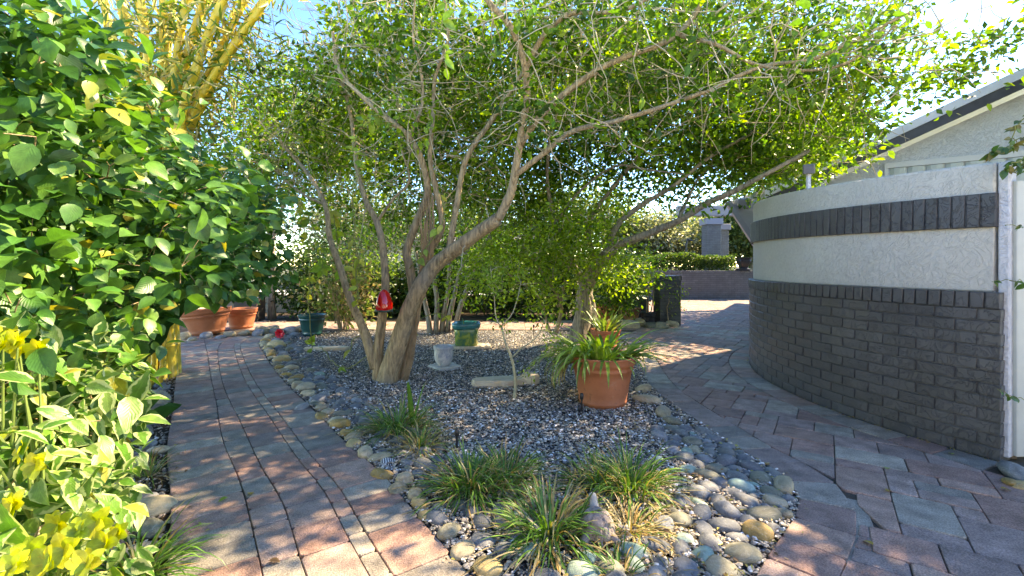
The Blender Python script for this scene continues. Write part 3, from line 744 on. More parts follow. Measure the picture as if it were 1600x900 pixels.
class Tree:
    def __init__(s): s.N = []; s.R = []; s.limbs = []
    def limb(s, pts, r0, r1, k=6, wob=.0):
        P3 = smoothpts([tuple(p) for p in pts], k); n = len(P3); q = []
        ph = [random.uniform(0, 6) for _ in range(6)]
        for i, p in enumerate(P3):
            t = i / (n - 1); a = wob * min(1, t * 4)
            q.append(Vector((p[0] + a * math.sin(5 * t + ph[0]) + a * .5 * math.sin(13 * t + ph[1]), p[1] + a * math.sin(6 * t + ph[2]), p[2] + a * .7 * math.sin(7 * t + ph[3]) + a * .4 * math.sin(17 * t + ph[4]))))
        rr = [r0 + (r1 - r0) * (i / (n - 1)) ** .8 for i in range(n)]
        s.limbs.append((q, rr)); s.N += [tuple(p) for p in q[2:]]; s.R += rr[2:]
    def grow(s, att, rmax=.016, step=.16, sag=.0, up=.15, maxd=9):
        """join every attractor to the nearest node of the tree with a crooked twig"""
        N = [np.array(p) for p in s.N]; A = np.array(att); s.tw = []
        NA = np.array(N); RR = list(s.R)
        d0 = np.min(np.linalg.norm(A[:, None] - NA[None], axis=2), axis=1); order = np.argsort(d0)
        buf = np.zeros((len(NA) + len(A) * 14, 3)); buf[:len(NA)] = NA; cnt = len(NA); rb = np.zeros(len(buf)); rb[:cnt] = RR
        for i in order:
            a = A[i]; dv = buf[:cnt] - a; dist = np.sqrt((dv ** 2).sum(1)); cost = dist + np.maximum(0, dv[:, 2]) * .7
            j = int(np.argmin(cost)); b = buf[j]; L = dist[j]
            if L > maxd or L < .02: s.tw.append(([Vector(b), Vector(a)], [.003, .002])); continue
            n = max(2, min(12, int(L / step) + 1)); r0 = min(rmax * min(1, .35 + L * .5), rb[j] * .7 + .0015)
            pts = [Vector(b)]; rr = [r0]; bend = rng.normal(0, .10, 3) * L; bend[2] += up * L * .5
            for k in range(1, n + 1):
                t = k / n; p = b + (a - b) * t + bend * math.sin(math.pi * t) * .8 + rng.normal(0, .018, 3) * (t < 1) * min(1, L)
                r = r0 + (.0018 - r0) * t ** .8; pts.append(Vector(p)); rr.append(r)
                if k < n or True: buf[cnt] = p; rb[cnt] = r; cnt += 1
            s.tw.append((pts, rr))
        return s
    def bare(s, n, maxr=.03, L=(.15, .5)):
        """leafless twiglets along the limbs"""
        for _ in range(n):
            q, rr = random.choice(s.limbs + s.tw[: len(s.tw) // 2]); i = random.randrange(len(q) // 3, len(q)); p = q[i]
            d = Vector(randdir(1, .3)[0]); l = random.uniform(*L); pts = [p]; 
            for k in range(4): d = (d + Vector(rng.normal(0, .35, 3))).normalized(); pts.append(pts[-1] + d * l / 4)
            s.tw.append((pts, [min(rr[i] * .7, .008), .006, .0045, .003, .002]))
    def build(s, root, bark, jit=.06, nseg=9):
        mb = MB()
        for q, rr in s.limbs: mb.tube(q, rr, nseg if rr[0] < .05 else 14, None, jit if rr[0] > .02 else 0)
        mb.build('trunk', bark, root, smooth=True)
        mb = MB()
        for q, rr in s.tw: mb.tube(q, rr, 4 if rr[0] < .009 else 6, None, 0, False)
        mb.build('twigs', M['twig'], root, smooth=True)
def crown(att, per, spread, size, pal, wts, T=T_TINY, patch=.35, gauss=True, droop=-.1, up=.9, wid=None):
    """clusters of leaves round every twig end; each cluster has its own tint"""
    A = np.array(att); n = len(A); k = rng.poisson(per, n); idx = np.repeat(np.arange(n), k); m = len(idx)
    off = rng.normal(0, 1, (m, 3)) * np.array(spread) * .5
    pos = A[idx] + off
    cl = palcol(n, pal, wts, .22)[idx] * rng.uniform(.8, 1.2, (m, 1))
    d = unit(off + rng.normal(0, .05, (m, 3))) + rng.normal(0, .5, (m, 3)); d[:, 2] += droop
    nr = rng.normal(0, .6, (m, 3)); nr[:, 2] += up
    sz = size * rng.uniform(.6, 1.3, m)
    return leaves(T, pos, d, nr, sz, cl, wid)
def sample(blobs, n, rej=None, vol=True):
    v = np.array([b[1][0] * b[1][1] * b[1][2] * (b[2] if len(b) > 2 else 1) for b in blobs]); k = rng.multinomial(n, v / v.sum()); out = []
    for b, c in zip(blobs, k):
        if c: out.append(blob(c, b[0], b[1]))
    a = np.concatenate(out)
    if rej is not None: a = a[[not rej(p) for p in a]]
    return a
def vis(p):
    """screen position of a world point, used only to keep growth clear of the paths and openings"""
    return (800 + FPX * p[0] / max(p[1], .1), HZ - (p[2] - H) * FPX / max(p[1], .1))
GREEN = [(.075, .185, .024), (.115, .25, .028), (.18, .33, .034), (.30, .45, .045), (.045, .115, .02)]
def too_close(p): return (p[0] ** 2 + p[1] ** 2 + (p[2] - H) ** 2) < 1.5 ** 2
# --- main multi-stemmed tree
t = Tree()
t.limb([P(603, 600, 4.74) - Vector((0, 0, .06)), P(612, 570, 4.73), P(628, 520, 4.70), P(645, 470, 4.66), P(680, 415, 4.58), P(725, 380, 4.45), P(778, 342, 4.32)], .115, .060)
t.limb([P(590, 592, 4.80) - Vector((0, 0, .06)), P(592, 540, 4.80), P(598, 490, 4.80), P(602, 440, 4.83), P(598, 385, 4.88), P(588, 345, 4.93), P(570, 310, 5.0), P(556, 250, 5.1), P(548, 180, 5.2), P(530, 110, 5.2)], .060, .016)
t.limb([P(586, 575, 4.80), P(570, 520, 4.82), P(548, 470, 4.86), P(530, 415, 4.92), P(515, 370, 5.0), P(508, 320, 5.1), P(480, 270, 5.3), P(440, 225, 5.5)], .055, .016)
t.limb([P(625, 590, 4.86) - Vector((0, 0, .06)), P(640, 530, 4.85), P(648, 480, 4.83), P(640, 420, 4.80), P(636, 390, 4.78), P(652, 345, 4.75), P(668, 300, 4.65), P(660, 255, 4.55), P(640, 215, 4.45), P(605, 185, 4.4), P(565, 150, 4.4), P(530, 110, 4.45), P(520, 50, 4.5)], .062, .015)
t.limb([P(664, 400, 4.74), P(690, 360, 4.66), P(684, 310, 4.6), P(672, 250, 4.55), P(676, 190, 4.5), P(680, 120, 4.4), P(700, 60, 4.3), P(690, -30, 4.2)], .036, .012)
t.limb([P(778, 342, 4.32), P(798, 302, 4.25), P(806, 260, 4.18), P(813, 220, 4.1), P(823, 150, 3.95), P(818, 95, 3.8), P(796, 40, 3.65), P(762, 0, 3.55), P(735, -60, 3.45)], .047, .02)
t.limb([P(820, 110, 3.85), P(850, 55, 3.75), P(890, 22, 3.7), P(940, 20, 3.6), P(985, 12, 3.5), P(1030, -14, 3.4)], .026, .012)
t.limb([P(803, 275, 4.2), P(845, 243, 4.15), P(895, 205, 4.1), P(960, 190, 4.0), P(1040, 165, 3.95), P(1110, 140, 3.8), P(1190, 104, 3.7), P(1270, 92, 3.6), P(1340, 60, 3.5), P(1420, 20, 3.4)], .030, .010)
t.limb([P(813, 225, 4.1), P(850, 175, 4.05), P(920, 118, 4.0), P(975, 90, 3.9), P(1050, 60, 3.8), P(1090, 15, 3.7), P(1110, -30, 3.6)], .034, .018)
t.limb([P(1060, 55, 3.8), P(1120, 70, 3.75), P(1180, 100, 3.7), P(1260, 110, 3.65), P(1330, 95, 3.6), P(1400, 40, 3.5)], .020, .007)
t.limb([P(700, 400, 4.5), P(712, 330, 4.6), P(728, 250, 4.65), P(770, 185, 4.6), P(806, 130, 4.55), P(850, 60, 4.5), P(880, 0, 4.4)], .036, .014)
t.limb([P(640, 215, 4.45), P(660, 170, 4.4), P(655, 100, 4.3), P(640, 50, 4.2), P(650, -20, 4.1)], .018, .008, wob=.02)
t.limb([P(590, 345, 4.93), P(615, 310, 4.9), P(640, 280, 4.9), P(625, 220, 5.0), P(640, 170, 5.1)], .018, .007)
t.limb([P(508, 320, 5.1), P(470, 300, 5.2), P(430, 270, 5.4), P(390, 250, 5.5)], .016, .006, wob=.02)
C_ = lambda px, py, Y, rx, ry, rz, wgt=1: (tuple(P(px, py, Y * 1.05)), (rx, ry, rz), wgt)
mb_ = [C_(520, 120, 5.3, 1.05, 1.0, .75), C_(430, 220, 6.2, 1.0, 1.0, .85), C_(560, 240, 6.0, 1.0, .9, .8), C_(620, 60, 4.9, .9, 1.1, .7), C_(730, 130, 5.2, 1.2, 1.0, .9),
       C_(700, 250, 5.3, .9, .7, .65, 1.4), C_(880, 120, 5.0, 1.1, .9, .7), C_(1010, 110, 4.7, 1.0, .9, .55), C_(1130, 80, 4.5, .9, .9, .5), C_(1240, 90, 4.3, .8, .8, .45, 1.2), C_(1340, 110, 4.2, .65, .7, .40, 1.3),
       C_(1450, 80, 4.0, .5, .5, .25, 1.2), C_(840, 10, 4.4, 1.3, 1.0, .7, .5), C_(1120, -40, 4.2, 1.5, 1.0, .7, .4), C_(1380, 20, 4.2, .8, .9, .35), C_(1530, 95, 4.2, .45, .4, .10, 1.2), C_(560, 330, 6.0, .8, .7, .35, .9), C_(1020, 190, 4.9, .9, .6, .35), C_(1290, 190, 4.6, .65, .6, .28, 1.5), C_(1400, 140, 4.3, .5, .5, .28, 2.2), C_(1340, 215, 4.8, .45, .5, .2, 2), C_(1240, 265, 5.6, .5, .4, .16, 2.2), C_(1490, 110, 4.2, .35, .35, .12, 2),
       C_(700, 380, 5.3, .35, .4, .35, .8), C_(1300, -120, 4.6, 1.6, 1.4, .6, .08), C_(950, -180, 4.8, 1.8, 1.5, .7, .06), C_(650, -160, 5.0, 1.6, 1.5, .7, .1)]
def rejm(p):
    x, y = vis(p)
    if too_close(p): return True
    if 395 < x < 505 and y < 70 + rng.uniform(-10, 30): return True
    if x > 1360 and y > 215 - (x - 1360) * .30 + rng.uniform(-20, 30): return True
    if x > 1440 and y < 45 + rng.uniform(-30, 15) and y > -40: return True
    if x > 1560: return True
    if 800 < x < 900 and 210 < y < 300 and p[1] < 4.3: return True
    return False
lp_ = [p for q, rr in t.limbs for p in q if vis(p)[1] < 215 and rng.random() < .38]
lp_ = np.array([tuple(p) for p in lp_]) + rng.normal(0, .16, (len(lp_), 3)) + np.array([0, .02, .08])
att = np.concatenate([sample(mb_, 1500, rejm), lp_]); att = att[[not (vis(p)[0] > 1560 or (395 < vis(p)[0] < 505 and vis(p)[1] < 70)) for p in att]]; t.grow(att, .013); t.bare(2600, L=(.2,.9))
mt = empty('multi_stem_tree', P(603, 600, 4.74), 'large multi-stemmed tree with tan furrowed trunks rising from the gravel bed', 'tree')
t.build(mt, M['bark'], .05)
LW = [3, 4, 3.2, 1.4, 1.6]
leafobj('crown', [crown(att, 22, (.20, .20, .14), .078, GREEN, LW), crown(att[::3], 12, (.26, .26, .2), .09, GREEN, [1, 2, 3, 2.6, .3], T_MID)], M['leaf'], mt)
# --- right gnarly tree
t = Tree()
t.limb([P(900, 545, 7.2), P(905, 520, 7.2), P(912, 480, 7.2), P(915, 450, 7.15), P(932, 418, 7.0), P(958, 385, 6.8)], .16, .085)
t.limb([P(925, 545, 7.35), P(925, 500, 7.3), P(918, 460, 7.2)], .11, .07)
t.limb([P(958, 385, 6.8), P(1005, 368, 6.5), P(1060, 345, 6.2), P(1105, 318, 5.9), P(1150, 297, 5.6), P(1200, 270, 5.3), P(1265, 235, 5.1)], .06, .02)
t.limb([P(945, 400, 6.9), P(965, 352, 6.6), P(1000, 322, 6.4), P(1050, 292, 6.1), P(1110, 245, 6.0), P(1180, 205, 5.8)], .05, .016)
t.limb([P(915, 455, 7.15), P(890, 400, 7.0), P(868, 345, 6.8), P(855, 280, 6.6), P(860, 200, 6.4)], .05, .018)
t.limb([P(932, 418, 7.0), P(920, 350, 6.9), P(960, 290, 6.7), P(1000, 240, 6.5), P(1020, 180, 6.3)], .045, .016)
t.limb([P(1060, 345, 6.2), P(1075, 310, 6.3), P(1100, 270, 6.3), P(1170, 230, 6.2)], .026, .012)
t.limb([P(870, 345, 6.8), P(905, 300, 6.6), P(960, 260, 6.2), P(1010, 265, 6.0), P(1070, 272, 5.8)], .022, .009)
rb_ = [C_(900, 285, 6.8, .9, .7, .4), C_(990, 300, 6.4, .5, .5, .22), C_(1150, 250, 6.0, .7, .6, .4, 1.4), C_(820, 330, 7.0, .7, .6, .35), C_(900, 200, 6.8, 1.3, 1.0, .9), C_(1020, 240, 6.6, 1.1, .9, .75), C_(1130, 200, 6.2, 1.1, .9, .7), C_(1230, 220, 5.8, .7, .8, .5), C_(1260, 250, 6.4, .6, .6, .35), C_(800, 270, 7.0, 1.1, .8, .7), C_(1090, 110, 6.3, 1.3, 1.0, .8), C_(960, 100, 6.8, 1.4, 1.0, .8), C_(1240, 130, 6.0, .8, .9, .5), C_(1090, 300, 6.0, .6, .5, .35, 1.1), C_(1190, 285, 5.8, .4, .4, .22)]
def rejr(p):
    x, y = vis(p)
    if x > 1320 and y > 150: return True
    if 1085 < x < 1400 and y > 318: return True
    if 930 < x < 1130 and y > 350 - abs(x - 1040) * .1 : return True
    return False
att = sample(rb_, 1550, rejr); t.grow(att, .014); t.bare(180)
rt = empty('gnarled_tree', P(905, 540, 7.2), 'gnarled grey-trunked tree with long low limbs behind the big terracotta planter', 'tree')
t.build(rt, M['bark2'], .12)
leafobj('crown', [crown(att, 24, (.30, .30, .20), .08, GREEN, [3, 4, 2.4, .8, 2.2]), crown(att[::3], 10, (.4, .4, .26), .09, GREEN, [1, 2, 3, 1.5, 1], T_MID)], M['leaf'], rt)
# --- tree behind, centre (trunk group)
def simpletree(name, label, base, stems, blobs, natt, per, size, pal, wts, spread, group=None, bark='bark', rej=None, bare=40, mat='leaf', rmax=.014):
    t = Tree()
    for pts, a, b in stems: t.limb(pts, a, b, wob=.03)
    att = sample(blobs, natt, rej); t.grow(att, rmax); t.bare(bare)
    r = empty(name, base, label, 'tree', group); t.build(r, M[bark], .05)
    leafobj('crown', [crown(att, per, spread, size, pal, wts)], M[mat], r); return r
DARK = [(.02, .05, .015), (.035, .085, .018), (.06, .13, .022), (.10, .19, .03)]
simpletree('small_tree', 'slim tree with five close grey stems behind the green glazed pot', P(690, 520, 8.1),
   [([P(672 + 9 * i, 522, 8.1 + .06 * i), P(668 + 13 * i, 480, 8.1), P(655 + 22 * i, 420, 8.1), P(630 + 40 * i, 330, 8.0), P(590 + 60 * i, 240, 7.9)], .055, .015) for i in range(5)],
   [C_(640, 300, 7.8, 1.4, .9, .9), C_(780, 300, 7.8, 1.1, .9, .8), C_(700, 180, 7.8, 1.8, 1.0, 1.1), C_(560, 200, 8.0, 1.3, 1.0, 1.0), C_(950, 150, 8.8, 1.8, 1.2, .8), C_(760, 170, 9.2, 1.8, 1.2, .8), C_(560, 180, 9.4, 1.6, 1.2, .8), C_(600, 370, 8.6, .9, .5, .4), C_(760, 380, 8.6, .8, .5, .4)], 1050, 46, .062, GREEN, [3, 3, 1.5, .6, 3], (.4, .4, .28), None, 'bark2')
simpletree('small_tree', 'thin-stemmed tree at the back left beyond the terracotta pots', P(420, 500, 10.5),
   [([P(425, 500, 10.5), P(422, 400, 10.5), P(425, 320, 10.4), P(400, 240, 10.2)], .10, .03), ([P(422, 380, 10.5), P(450, 300, 10.3), P(480, 240, 10)], .05, .02)],
   [C_(420, 230, 9.8, 1.6, 1.0, 1.2), C_(350, 300, 10, 1.2, .9, .8), C_(520, 260, 9.8, 1.3, .9, .9), C_(440, 130, 9.8, 1.6, 1.0, 1.0, .6)], 650, 34, .08, [(.06, .11, .02), (.10, .16, .03), (.16, .22, .05), (.05, .08, .03)], [3, 3, 2, 2], (.5, .5, .35), None, 'bark2', lambda p: (395 < vis(p)[0] < 510 and vis(p)[1] < 80))
# --- yellow-green small tree with lobed leaves, centre right
YG = [(.20, .34, .03), (.30, .44, .04), (.40, .52, .07), (.12, .24, .025)]
simpletree('young_tree', 'bushy young tree with bright yellow-green leaves between the two big trees', P(868, 520, 6.6),
   [([P(868, 522, 6.6), P(872, 470, 6.6), P(850, 430, 6.5), P(820, 380, 6.4)], .035, .012), ([P(872, 480, 6.6), P(890, 430, 6.5), P(900, 370, 6.4)], .025, .01), ([P(860, 520, 6.65), P(840, 470, 6.6), P(790, 420, 6.4)], .022, .008)],
   [C_(800, 400, 6.2, .8, .6, .35, 1.2), C_(880, 400, 6.2, .7, .6, .4, 1.2), C_(960, 420, 6.3, .5, .5, .32), C_(740, 440, 6.2, .5, .5, .35), C_(900, 350, 6.4, .7, .6, .3), C_(850, 460, 6.2, .6, .5, .25)], 330, 24, .07, YG, [3, 4, 2, 2], (.36, .36, .24), None, 'bark', None, 40)
# --- background shrubs (each a thing)
def shrub(name, label, c, r, natt, per, size, pal, wts, T=T_TINY, mat='leaf', stems=7, group=None, spread=.3, cat='shrub', droop=-.1, seed=None, rej=None, rs=.012, T2=None):
    base = Vector((c[0], c[1], 0.0 if len(c) < 4 else c[3])); ro = empty(name, base, label, cat, group); t = Tree()
    for i in range(stems):
        a = 6.28 * i / stems + random.uniform(-.3, .3); k = random.uniform(.3, .75)
        top = Vector((c[0] + math.cos(a) * r[0] * k, c[1] + math.sin(a) * r[1] * k, c[2] + r[2] * random.uniform(-.1, .5)))
        b0 = base + Vector((math.cos(a) * .06, math.sin(a) * .06, -.03)); m_ = b0.lerp(top, .5) + Vector((0, 0, .1))
        t.limb([b0, m_, top], rs, rs * .4, 4, .02)
    att = sample([(c[:3], r)], natt, rej); t.grow(att, .008)
    mb = MB()
    for q, rr in t.limbs + t.tw: mb.tube(q, rr, 5, None, 0, False)
    mb.build('stems', M['bark'], ro, smooth=True)
    leafobj('foliage', [crown(att, per, (spread,) * 3, size, pal, wts, T, droop=droop)], M[mat], ro); return ro
SH = [(.025, .065, .016), (.045, .10, .02), (.08, .16, .025), (.14, .22, .04)]
for i, (px, Y, rx, rz, zc, lab) in enumerate([(500, 10.9, 1.0, .85, .85, 'dark dense shrub behind the hanging vine and dark green pot'), (600, 11.2, 1.0, .6, .6, 'dark shrub directly behind the red glass feeder'),
        (690, 11.4, .9, .75, .75, 'dark green shrub behind the slim grey stems'), (790, 11.2, 1.0, .8, .8, 'rounded green shrub behind the sapling and the flat stone'), (880, 10.9, .8, .85, .9, 'leafy shrub behind the bright young tree'), (960, 10.6, .6, .6, .75, 'green shrub behind the small terracotta pots near the railing')]):
    shrub('shrub', lab, (P(px, 415, Y).x, Y, zc), (rx, .6, rz * 1.15), 190, 34, .10, SH, [3, 3, 2, 1], T_MID, 'leaf', group='shrubs along the back fence')
# tall sunlit trees far behind
FAR = [(.10, .15, .04), (.16, .21, .06), (.24, .29, .10), (.06, .10, .03)]
GRY = [(.20, .22, .14), (.30, .31, .22), (.12, .15, .07), (.40, .40, .32)]
for i, (px, Y, rx, ry, rz, zc, pal, lab) in enumerate([(150, 22, 4.0, 3, 3.0, 4.6, FAR, 'broad tree far beyond the bamboo'), (330, 26, 3.6, 3, 3, 4.0, FAR, 'sunlit tree far behind the left pots'), (560, 28, 4.0, 3, 2.4, 3.6, GRY, 'pale tree across the street behind the central trunks'),
        (740, 27, 4.0, 3, 2.8, 3.9, FAR, 'light green tree across the street behind the slim stems'), (900, 26, 3.4, 3, 2.4, 3.8, FAR, 'tree across the street behind the bright young tree'), (1020, 27, 2.6, 2.5, 1.3, 2.9, GRY, 'grey-green flowering tree above the hedge left of the brick column'), (1090, 30, 2.0, 2.0, 1.9, 3.0, GRY, 'grey-green tree directly left behind the brick column'),
        (1170, 25, 2.0, 2.0, 2.0, 3.4, FAR, 'palm-like green tree right of the brick column'), (1260, 27, 3.0, 2.0, 3.2, 4.2, FAR, 'tall tree behind the curved wall')]):
    x = (px - 800) / FPX * Y
    simpletree('background_tree', lab, Vector((x, Y, 0)), [([Vector((x, Y, -.05)), Vector((x + .2, Y, zc * .5)), Vector((x, Y, zc + .3))], .16, .05), ([Vector((x + .1, Y, zc * .4)), Vector((x + rx * .4, Y - .3, zc))], .08, .03), ([Vector((x + .1, Y, zc * .45)), Vector((x - rx * .4, Y - .3, zc))], .08, .03)],
        [((x, Y, zc), (rx, ry, rz)), ((x + rx * .5, Y, zc - rz * .2), (rx * .5, ry * .5, rz * .6)), ((x - rx * .5, Y, zc - rz * .1), (rx * .5, ry * .5, rz * .6))], 300, 40, .24, pal, None, (1.0, 1.0, .7), 'trees beyond the garden', 'bark2', None, 0, 'leaf', .04)
# clipped hedge on the retaining wall
hd_ = empty('hedge', (5.3, 16.7, .95), 'clipped green hedge on top of the blue grey retaining wall', 'hedge')
n = 15000; X = rng.uniform(2.3, 8.15, n); Z = .98 + .62 * rng.random(n) ** .6 * (1 + .1 * np.sin(X * 2.3) + .05 * np.sin(X * 7)); Yp = 16.55 + .7 * rng.random(n) ** 1.5
leafobj('foliage', leaves(T_TINY, np.stack([X, Yp, Z], 1), randdir(n, .3), randdir(n, .6), rng.uniform(.05, .10, n), palcol(n, [(.06, .12, .025), (.10, .18, .035), (.17, .25, .06), (.035, .07, .02)])), M['leaf'], hd_)
mb = MB()
for i in range(24): x = 2.5 + i * .24; mb.tube([(x, 16.9, .92), (x + .05, 16.9, 1.2), (x + random.uniform(-.1, .1), 16.85, 1.45)], [.015, .012, .006], 5)
mb.build('stems', M['bark2'], hd_)
# ---------------------------------------------------------------- foreground left: broad-leaved variegated hedge
def broad(name, label, blobs, natt, per, size, pal, wts, mat, base, stems, rej=None, spread=.22, maxx=225):
    ro = empty(name, base, label, 'shrub'); t = Tree()
    for pts, a, b in stems: t.limb(pts, a, b, 5, .02)
    att = sample(blobs, natt, rej); t.grow(att, .007)
    mb = MB()
    for q, rr in t.limbs + t.tw: mb.tube(q, rr, 6, None, 0, False)
    mb.build('stems', M['bark'], ro, smooth=True)
    n = len(att); k = rng.poisson(per, n); idx = np.repeat(np.arange(n), k); m = len(idx)
    off = rng.normal(0, 1, (m, 3)) * spread * .5; pos = att[idx] + off
    kp = np.array([not (vis(q)[1] > 470 and vis(q)[0] > maxx) for q in pos]); idx = idx[kp]; off = off[kp]; pos = pos[kp]; m = len(idx)
    d = unit(off) * .6 + rng.normal(0, .45, (m, 3)) + np.array([.25, -.25, -.25]); nr = rng.normal(0, .38, (m, 3)) + np.array([.15, -.35, .9])
    ct = palcol(n, pal, wts, .15)[idx] * rng.uniform(.8, 1.2, (m, 1))
    sz = size * np.clip(rng.lognormal(-.12, .34, m), .35, 1.5); ct = np.where((rng.random(m) < .03)[:, None], np.array([[.42, .38, .07]]), ct)
    P0 = leaves(T_LONG if mat == 'varleaf' else T_BIG, pos, d, nr, sz, ct, rng.uniform(.85, 1.15, m))
    # petioles as thin slivers
    leafobj('foliage', P0, M[mat], ro); return ro
HIB = [(.036, .135, .026), (.058, .19, .032), (.10, .26, .045), (.17, .34, .07), (.32, .38, .08)]
def rejh(p):
    x, y = vis(p)
    if too_close(p) and (p[0] ** 2 + p[1] ** 2) < .95 ** 2: return True
    if p[2] < .1: return True
    if y > 470 and x > 205 + rng.uniform(-20, 50): return True
    if y > 330 and 300 < x and y > 480: return True
    if x > 430: return True
    # keep the bamboo window open
    if y < 250 and x > 105 + y * .72 + rng.uniform(-20, 25): return True
    return False
broad('hibiscus_hedge', 'tall hibiscus hedge with broad glossy green leaves filling the left side', [((-2.5, 2.3, 1.5), (1.0, .9, .9), 1), ((-2.9, 3.2, 1.5), (1.0, 1.0, .9), 1), ((-3.0, 4.2, 1.45), (.9, .9, .75), 1), ((-2.35, 1.6, 1.7), (.7, .6, .9), 1.2), ((-2.6, 2.2, 2.2), (.9, .8, .5), 1), (tuple(P(330, 330, 4.4)), (.55, .5, .35), 1.8), (tuple(P(380, 420, 4.6)), (.38, .35, .30), 2.0), (tuple(P(300, 420, 4.2)), (.4, .4, .3), 1.6), ((-2.1, 1.8, .9), (.55, .6, .5), 1)],
    980, 19, .086, HIB, [3, 4, 3, 1.4, .12], 'bigleaf', Vector((-3.0, 2.6, 0)), [([Vector((-2.7 - .38 * i, 2.0 + .55 * i, -.03)), Vector((-2.7 - .3 * i, 2.0 + .5 * i, .9)), Vector((-2.5 - .22 * i, 1.9 + .5 * i, 1.9))], .022, .008) for i in range(5)], rejh, maxx=262)
VAR = [(.07, .20, .028), (.11, .26, .04), (.18, .32, .07), (.05, .14, .022)]
def rejv(p):
    x, y = vis(p); return p[2] < .06 or x > 150 + rng.uniform(-30, 50) or (p[0] ** 2 + p[1] ** 2 + (p[2] - H) ** 2) < .9 or x > 215
broad('variegated_shrub', 'low shrub of pale-edged variegated leaves spilling towards the brick path', [((-1.75, 1.75, .60), (.5, .5, .30), 1), ((-2.05, 2.3, .65), (.5, .5, .35), 1), ((-1.6, 1.5, .35), (.35, .4, .25), 1.2)],
    300, 11, .10, VAR, [3, 3, 2, 2], 'varleaf', Vector((-2.1, 1.9, 0)), [([Vector((-2.2, 1.6 + .25 * i, -.03)), Vector((-2.0, 1.6 + .25 * i, .35)), Vector((-1.8, 1.6 + .2 * i, .65))], .012, .005) for i in range(4)], rejv, .24)
# yellow rosettes of the golden shrub
gs = empty('golden_shrub', (-1.6, 1.4, 0), 'golden shrub with bright yellow leaf rosettes at the lower left', 'shrub')
parts = []; mb = MB()
for (px, py, Y, s) in [(28, 535, 1.45, .062), (15, 512, 1.5, .055), (55, 725, 1.35, .06), (22, 790, 1.3, .066), (100, 858, 1.22, .07), (150, 815, 1.32, .062), (75, 880, 1.2, .07), (185, 830, 1.33, .05), (60, 545, 1.5, .06), (5, 540, 1.45, .06), (40, 700, 1.4, .06), (120, 830, 1.3, .06), (50, 860, 1.25, .06), (165, 850, 1.3, .06), (90, 820, 1.35, .06), (20, 885, 1.18, .06), (-20, 700, 1.3, .07), (135, 880, 1.2, .06), (30, 548, 1.5, .05)]:
    c = np.array(P(px, py, Y)); n = 11; a = np.linspace(0, 6.28 * 1.7, n) + rng.uniform(-.3, .3, n); e = np.linspace(.9, .0, n)
    d = np.stack([np.cos(a) * np.cos(e), np.sin(a) * np.cos(e) - .25, np.sin(e) * .9 - .05], 1); nr = np.stack([-np.cos(a) * np.sin(e) * .6, -np.sin(a) * np.sin(e) * .6 - .3, np.cos(e) + .4], 1)
    Rx = np.array(Matrix.Rotation(R(random.uniform(35, 65)), 3, 'X') @ Matrix.Rotation(R(random.uniform(-30, 30)), 3, 'Y')); d = d @ Rx.T; nr = nr @ Rx.T
    parts.append(leaves(T_OVAL, np.tile(c, (n, 1)), d, nr, s * .72 * rng.uniform(.7, 1.15, n), palcol(n, [(.52, .54, .04), (.40, .50, .05), (.60, .58, .06)]), np.full(n, .95)))
    b = Vector((-1.65 + random.uniform(-.15, .15), 1.5 + random.uniform(-.1, .1), -.02)); mb.tube([b, b.lerp(Vector(c), .5) + Vector((.0, .03, .06)), Vector(c)], [.006, .005, .003], 5)
mb.build('stems', simple('green_stem', (.16, .24, .05), .6), gs); leafobj('foliage', parts, M['bigleaf'], gs)
# --- bamboo
def m_bamboo():
    q = NM('golden_bamboo'); v = q.coord(); n = q.noise(v, 1.7, 3); st = q.noise(q.coord('Object', (14, 14, .6)), 3, 2)
    c = q.ramp(n, [(.3, (.62, .40, .03)), (.55, (.74, .52, .06)), (.8, (.48, .44, .08))]); c = q.mix(q.ramp(st, [(.62, 0.0), (.68, .8)]), c, (.10, .20, .03))
    q.col(c); q.rough(.4, .5); return q.m
M['bamboo'] = m_bamboo()
bb = empty('bamboo_clump', P(205, 420, 5.4), 'clump of golden yellow bamboo canes behind the hibiscus hedge', 'bamboo')
bb.location.z = 0; bx = -3.95; by = 5.0
tops = [(175, -60, 4.6), (215, -50, 4.5), (255, -60, 4.7), (300, -50, 4.4), (330, -40, 4.6), (395, -20, 4.7), (450, -50, 4.6), (425, -10, 4.4), (350, -60, 5.0), (150, -60, 5.2), (278, -50, 5.3), (375, -60, 4.3), (200, -60, 5.4)]
parts = []
for i, (px, py, Y) in enumerate(tops):
    top = P(px, py, Y); a = 6.28 * i / len(tops); b = Vector((bx + .22 * math.cos(a), by + .22 * math.sin(a), -.04)); L = (top - b).length; mb = MB()
    n = int(L / .30); pts = []; rr = []; r0 = random.uniform(.045, .070)
    def cp(t): return b.lerp(top, t) + Vector((-.35 * (top.x - b.x) * math.sin(t * 3.14) * .5, 0, .25 * math.sin(t * 3.14)))
    for k in range(n):
        for (u, s) in ((.0, 1.12), (.03, 1.2), (.06, 1.0), (.5, .97), (.94, 1.0)): t_ = (k + u) / n; pts.append(cp(t_)); rr.append(r0 * s * (1 - .35 * t_))
    mb.tube(pts, rr, 10); mb.build('culm', M['bamboo'], bb, smooth=True)
    # branchlets, sheaths and narrow leaves
    for k in range(int(n * .35), n):
        p = cp(k / n); m = 28
        q0 = np.tile(np.array(p), (m, 1)) + rng.normal(0, .16, (m, 3)); m = m; parts.append(leaves(T_MID, q0, randdir(m, -.5), randdir(m, .4), rng.uniform(.10, .22, m), palcol(m, [(.10, .20, .03), (.20, .28, .05), (.50, .38, .12), (.60, .50, .24)], [3, 3, 2.4, 2]), np.full(m, .30)))
leafobj('foliage', parts, M['leaf'], bb)
mb = MB()
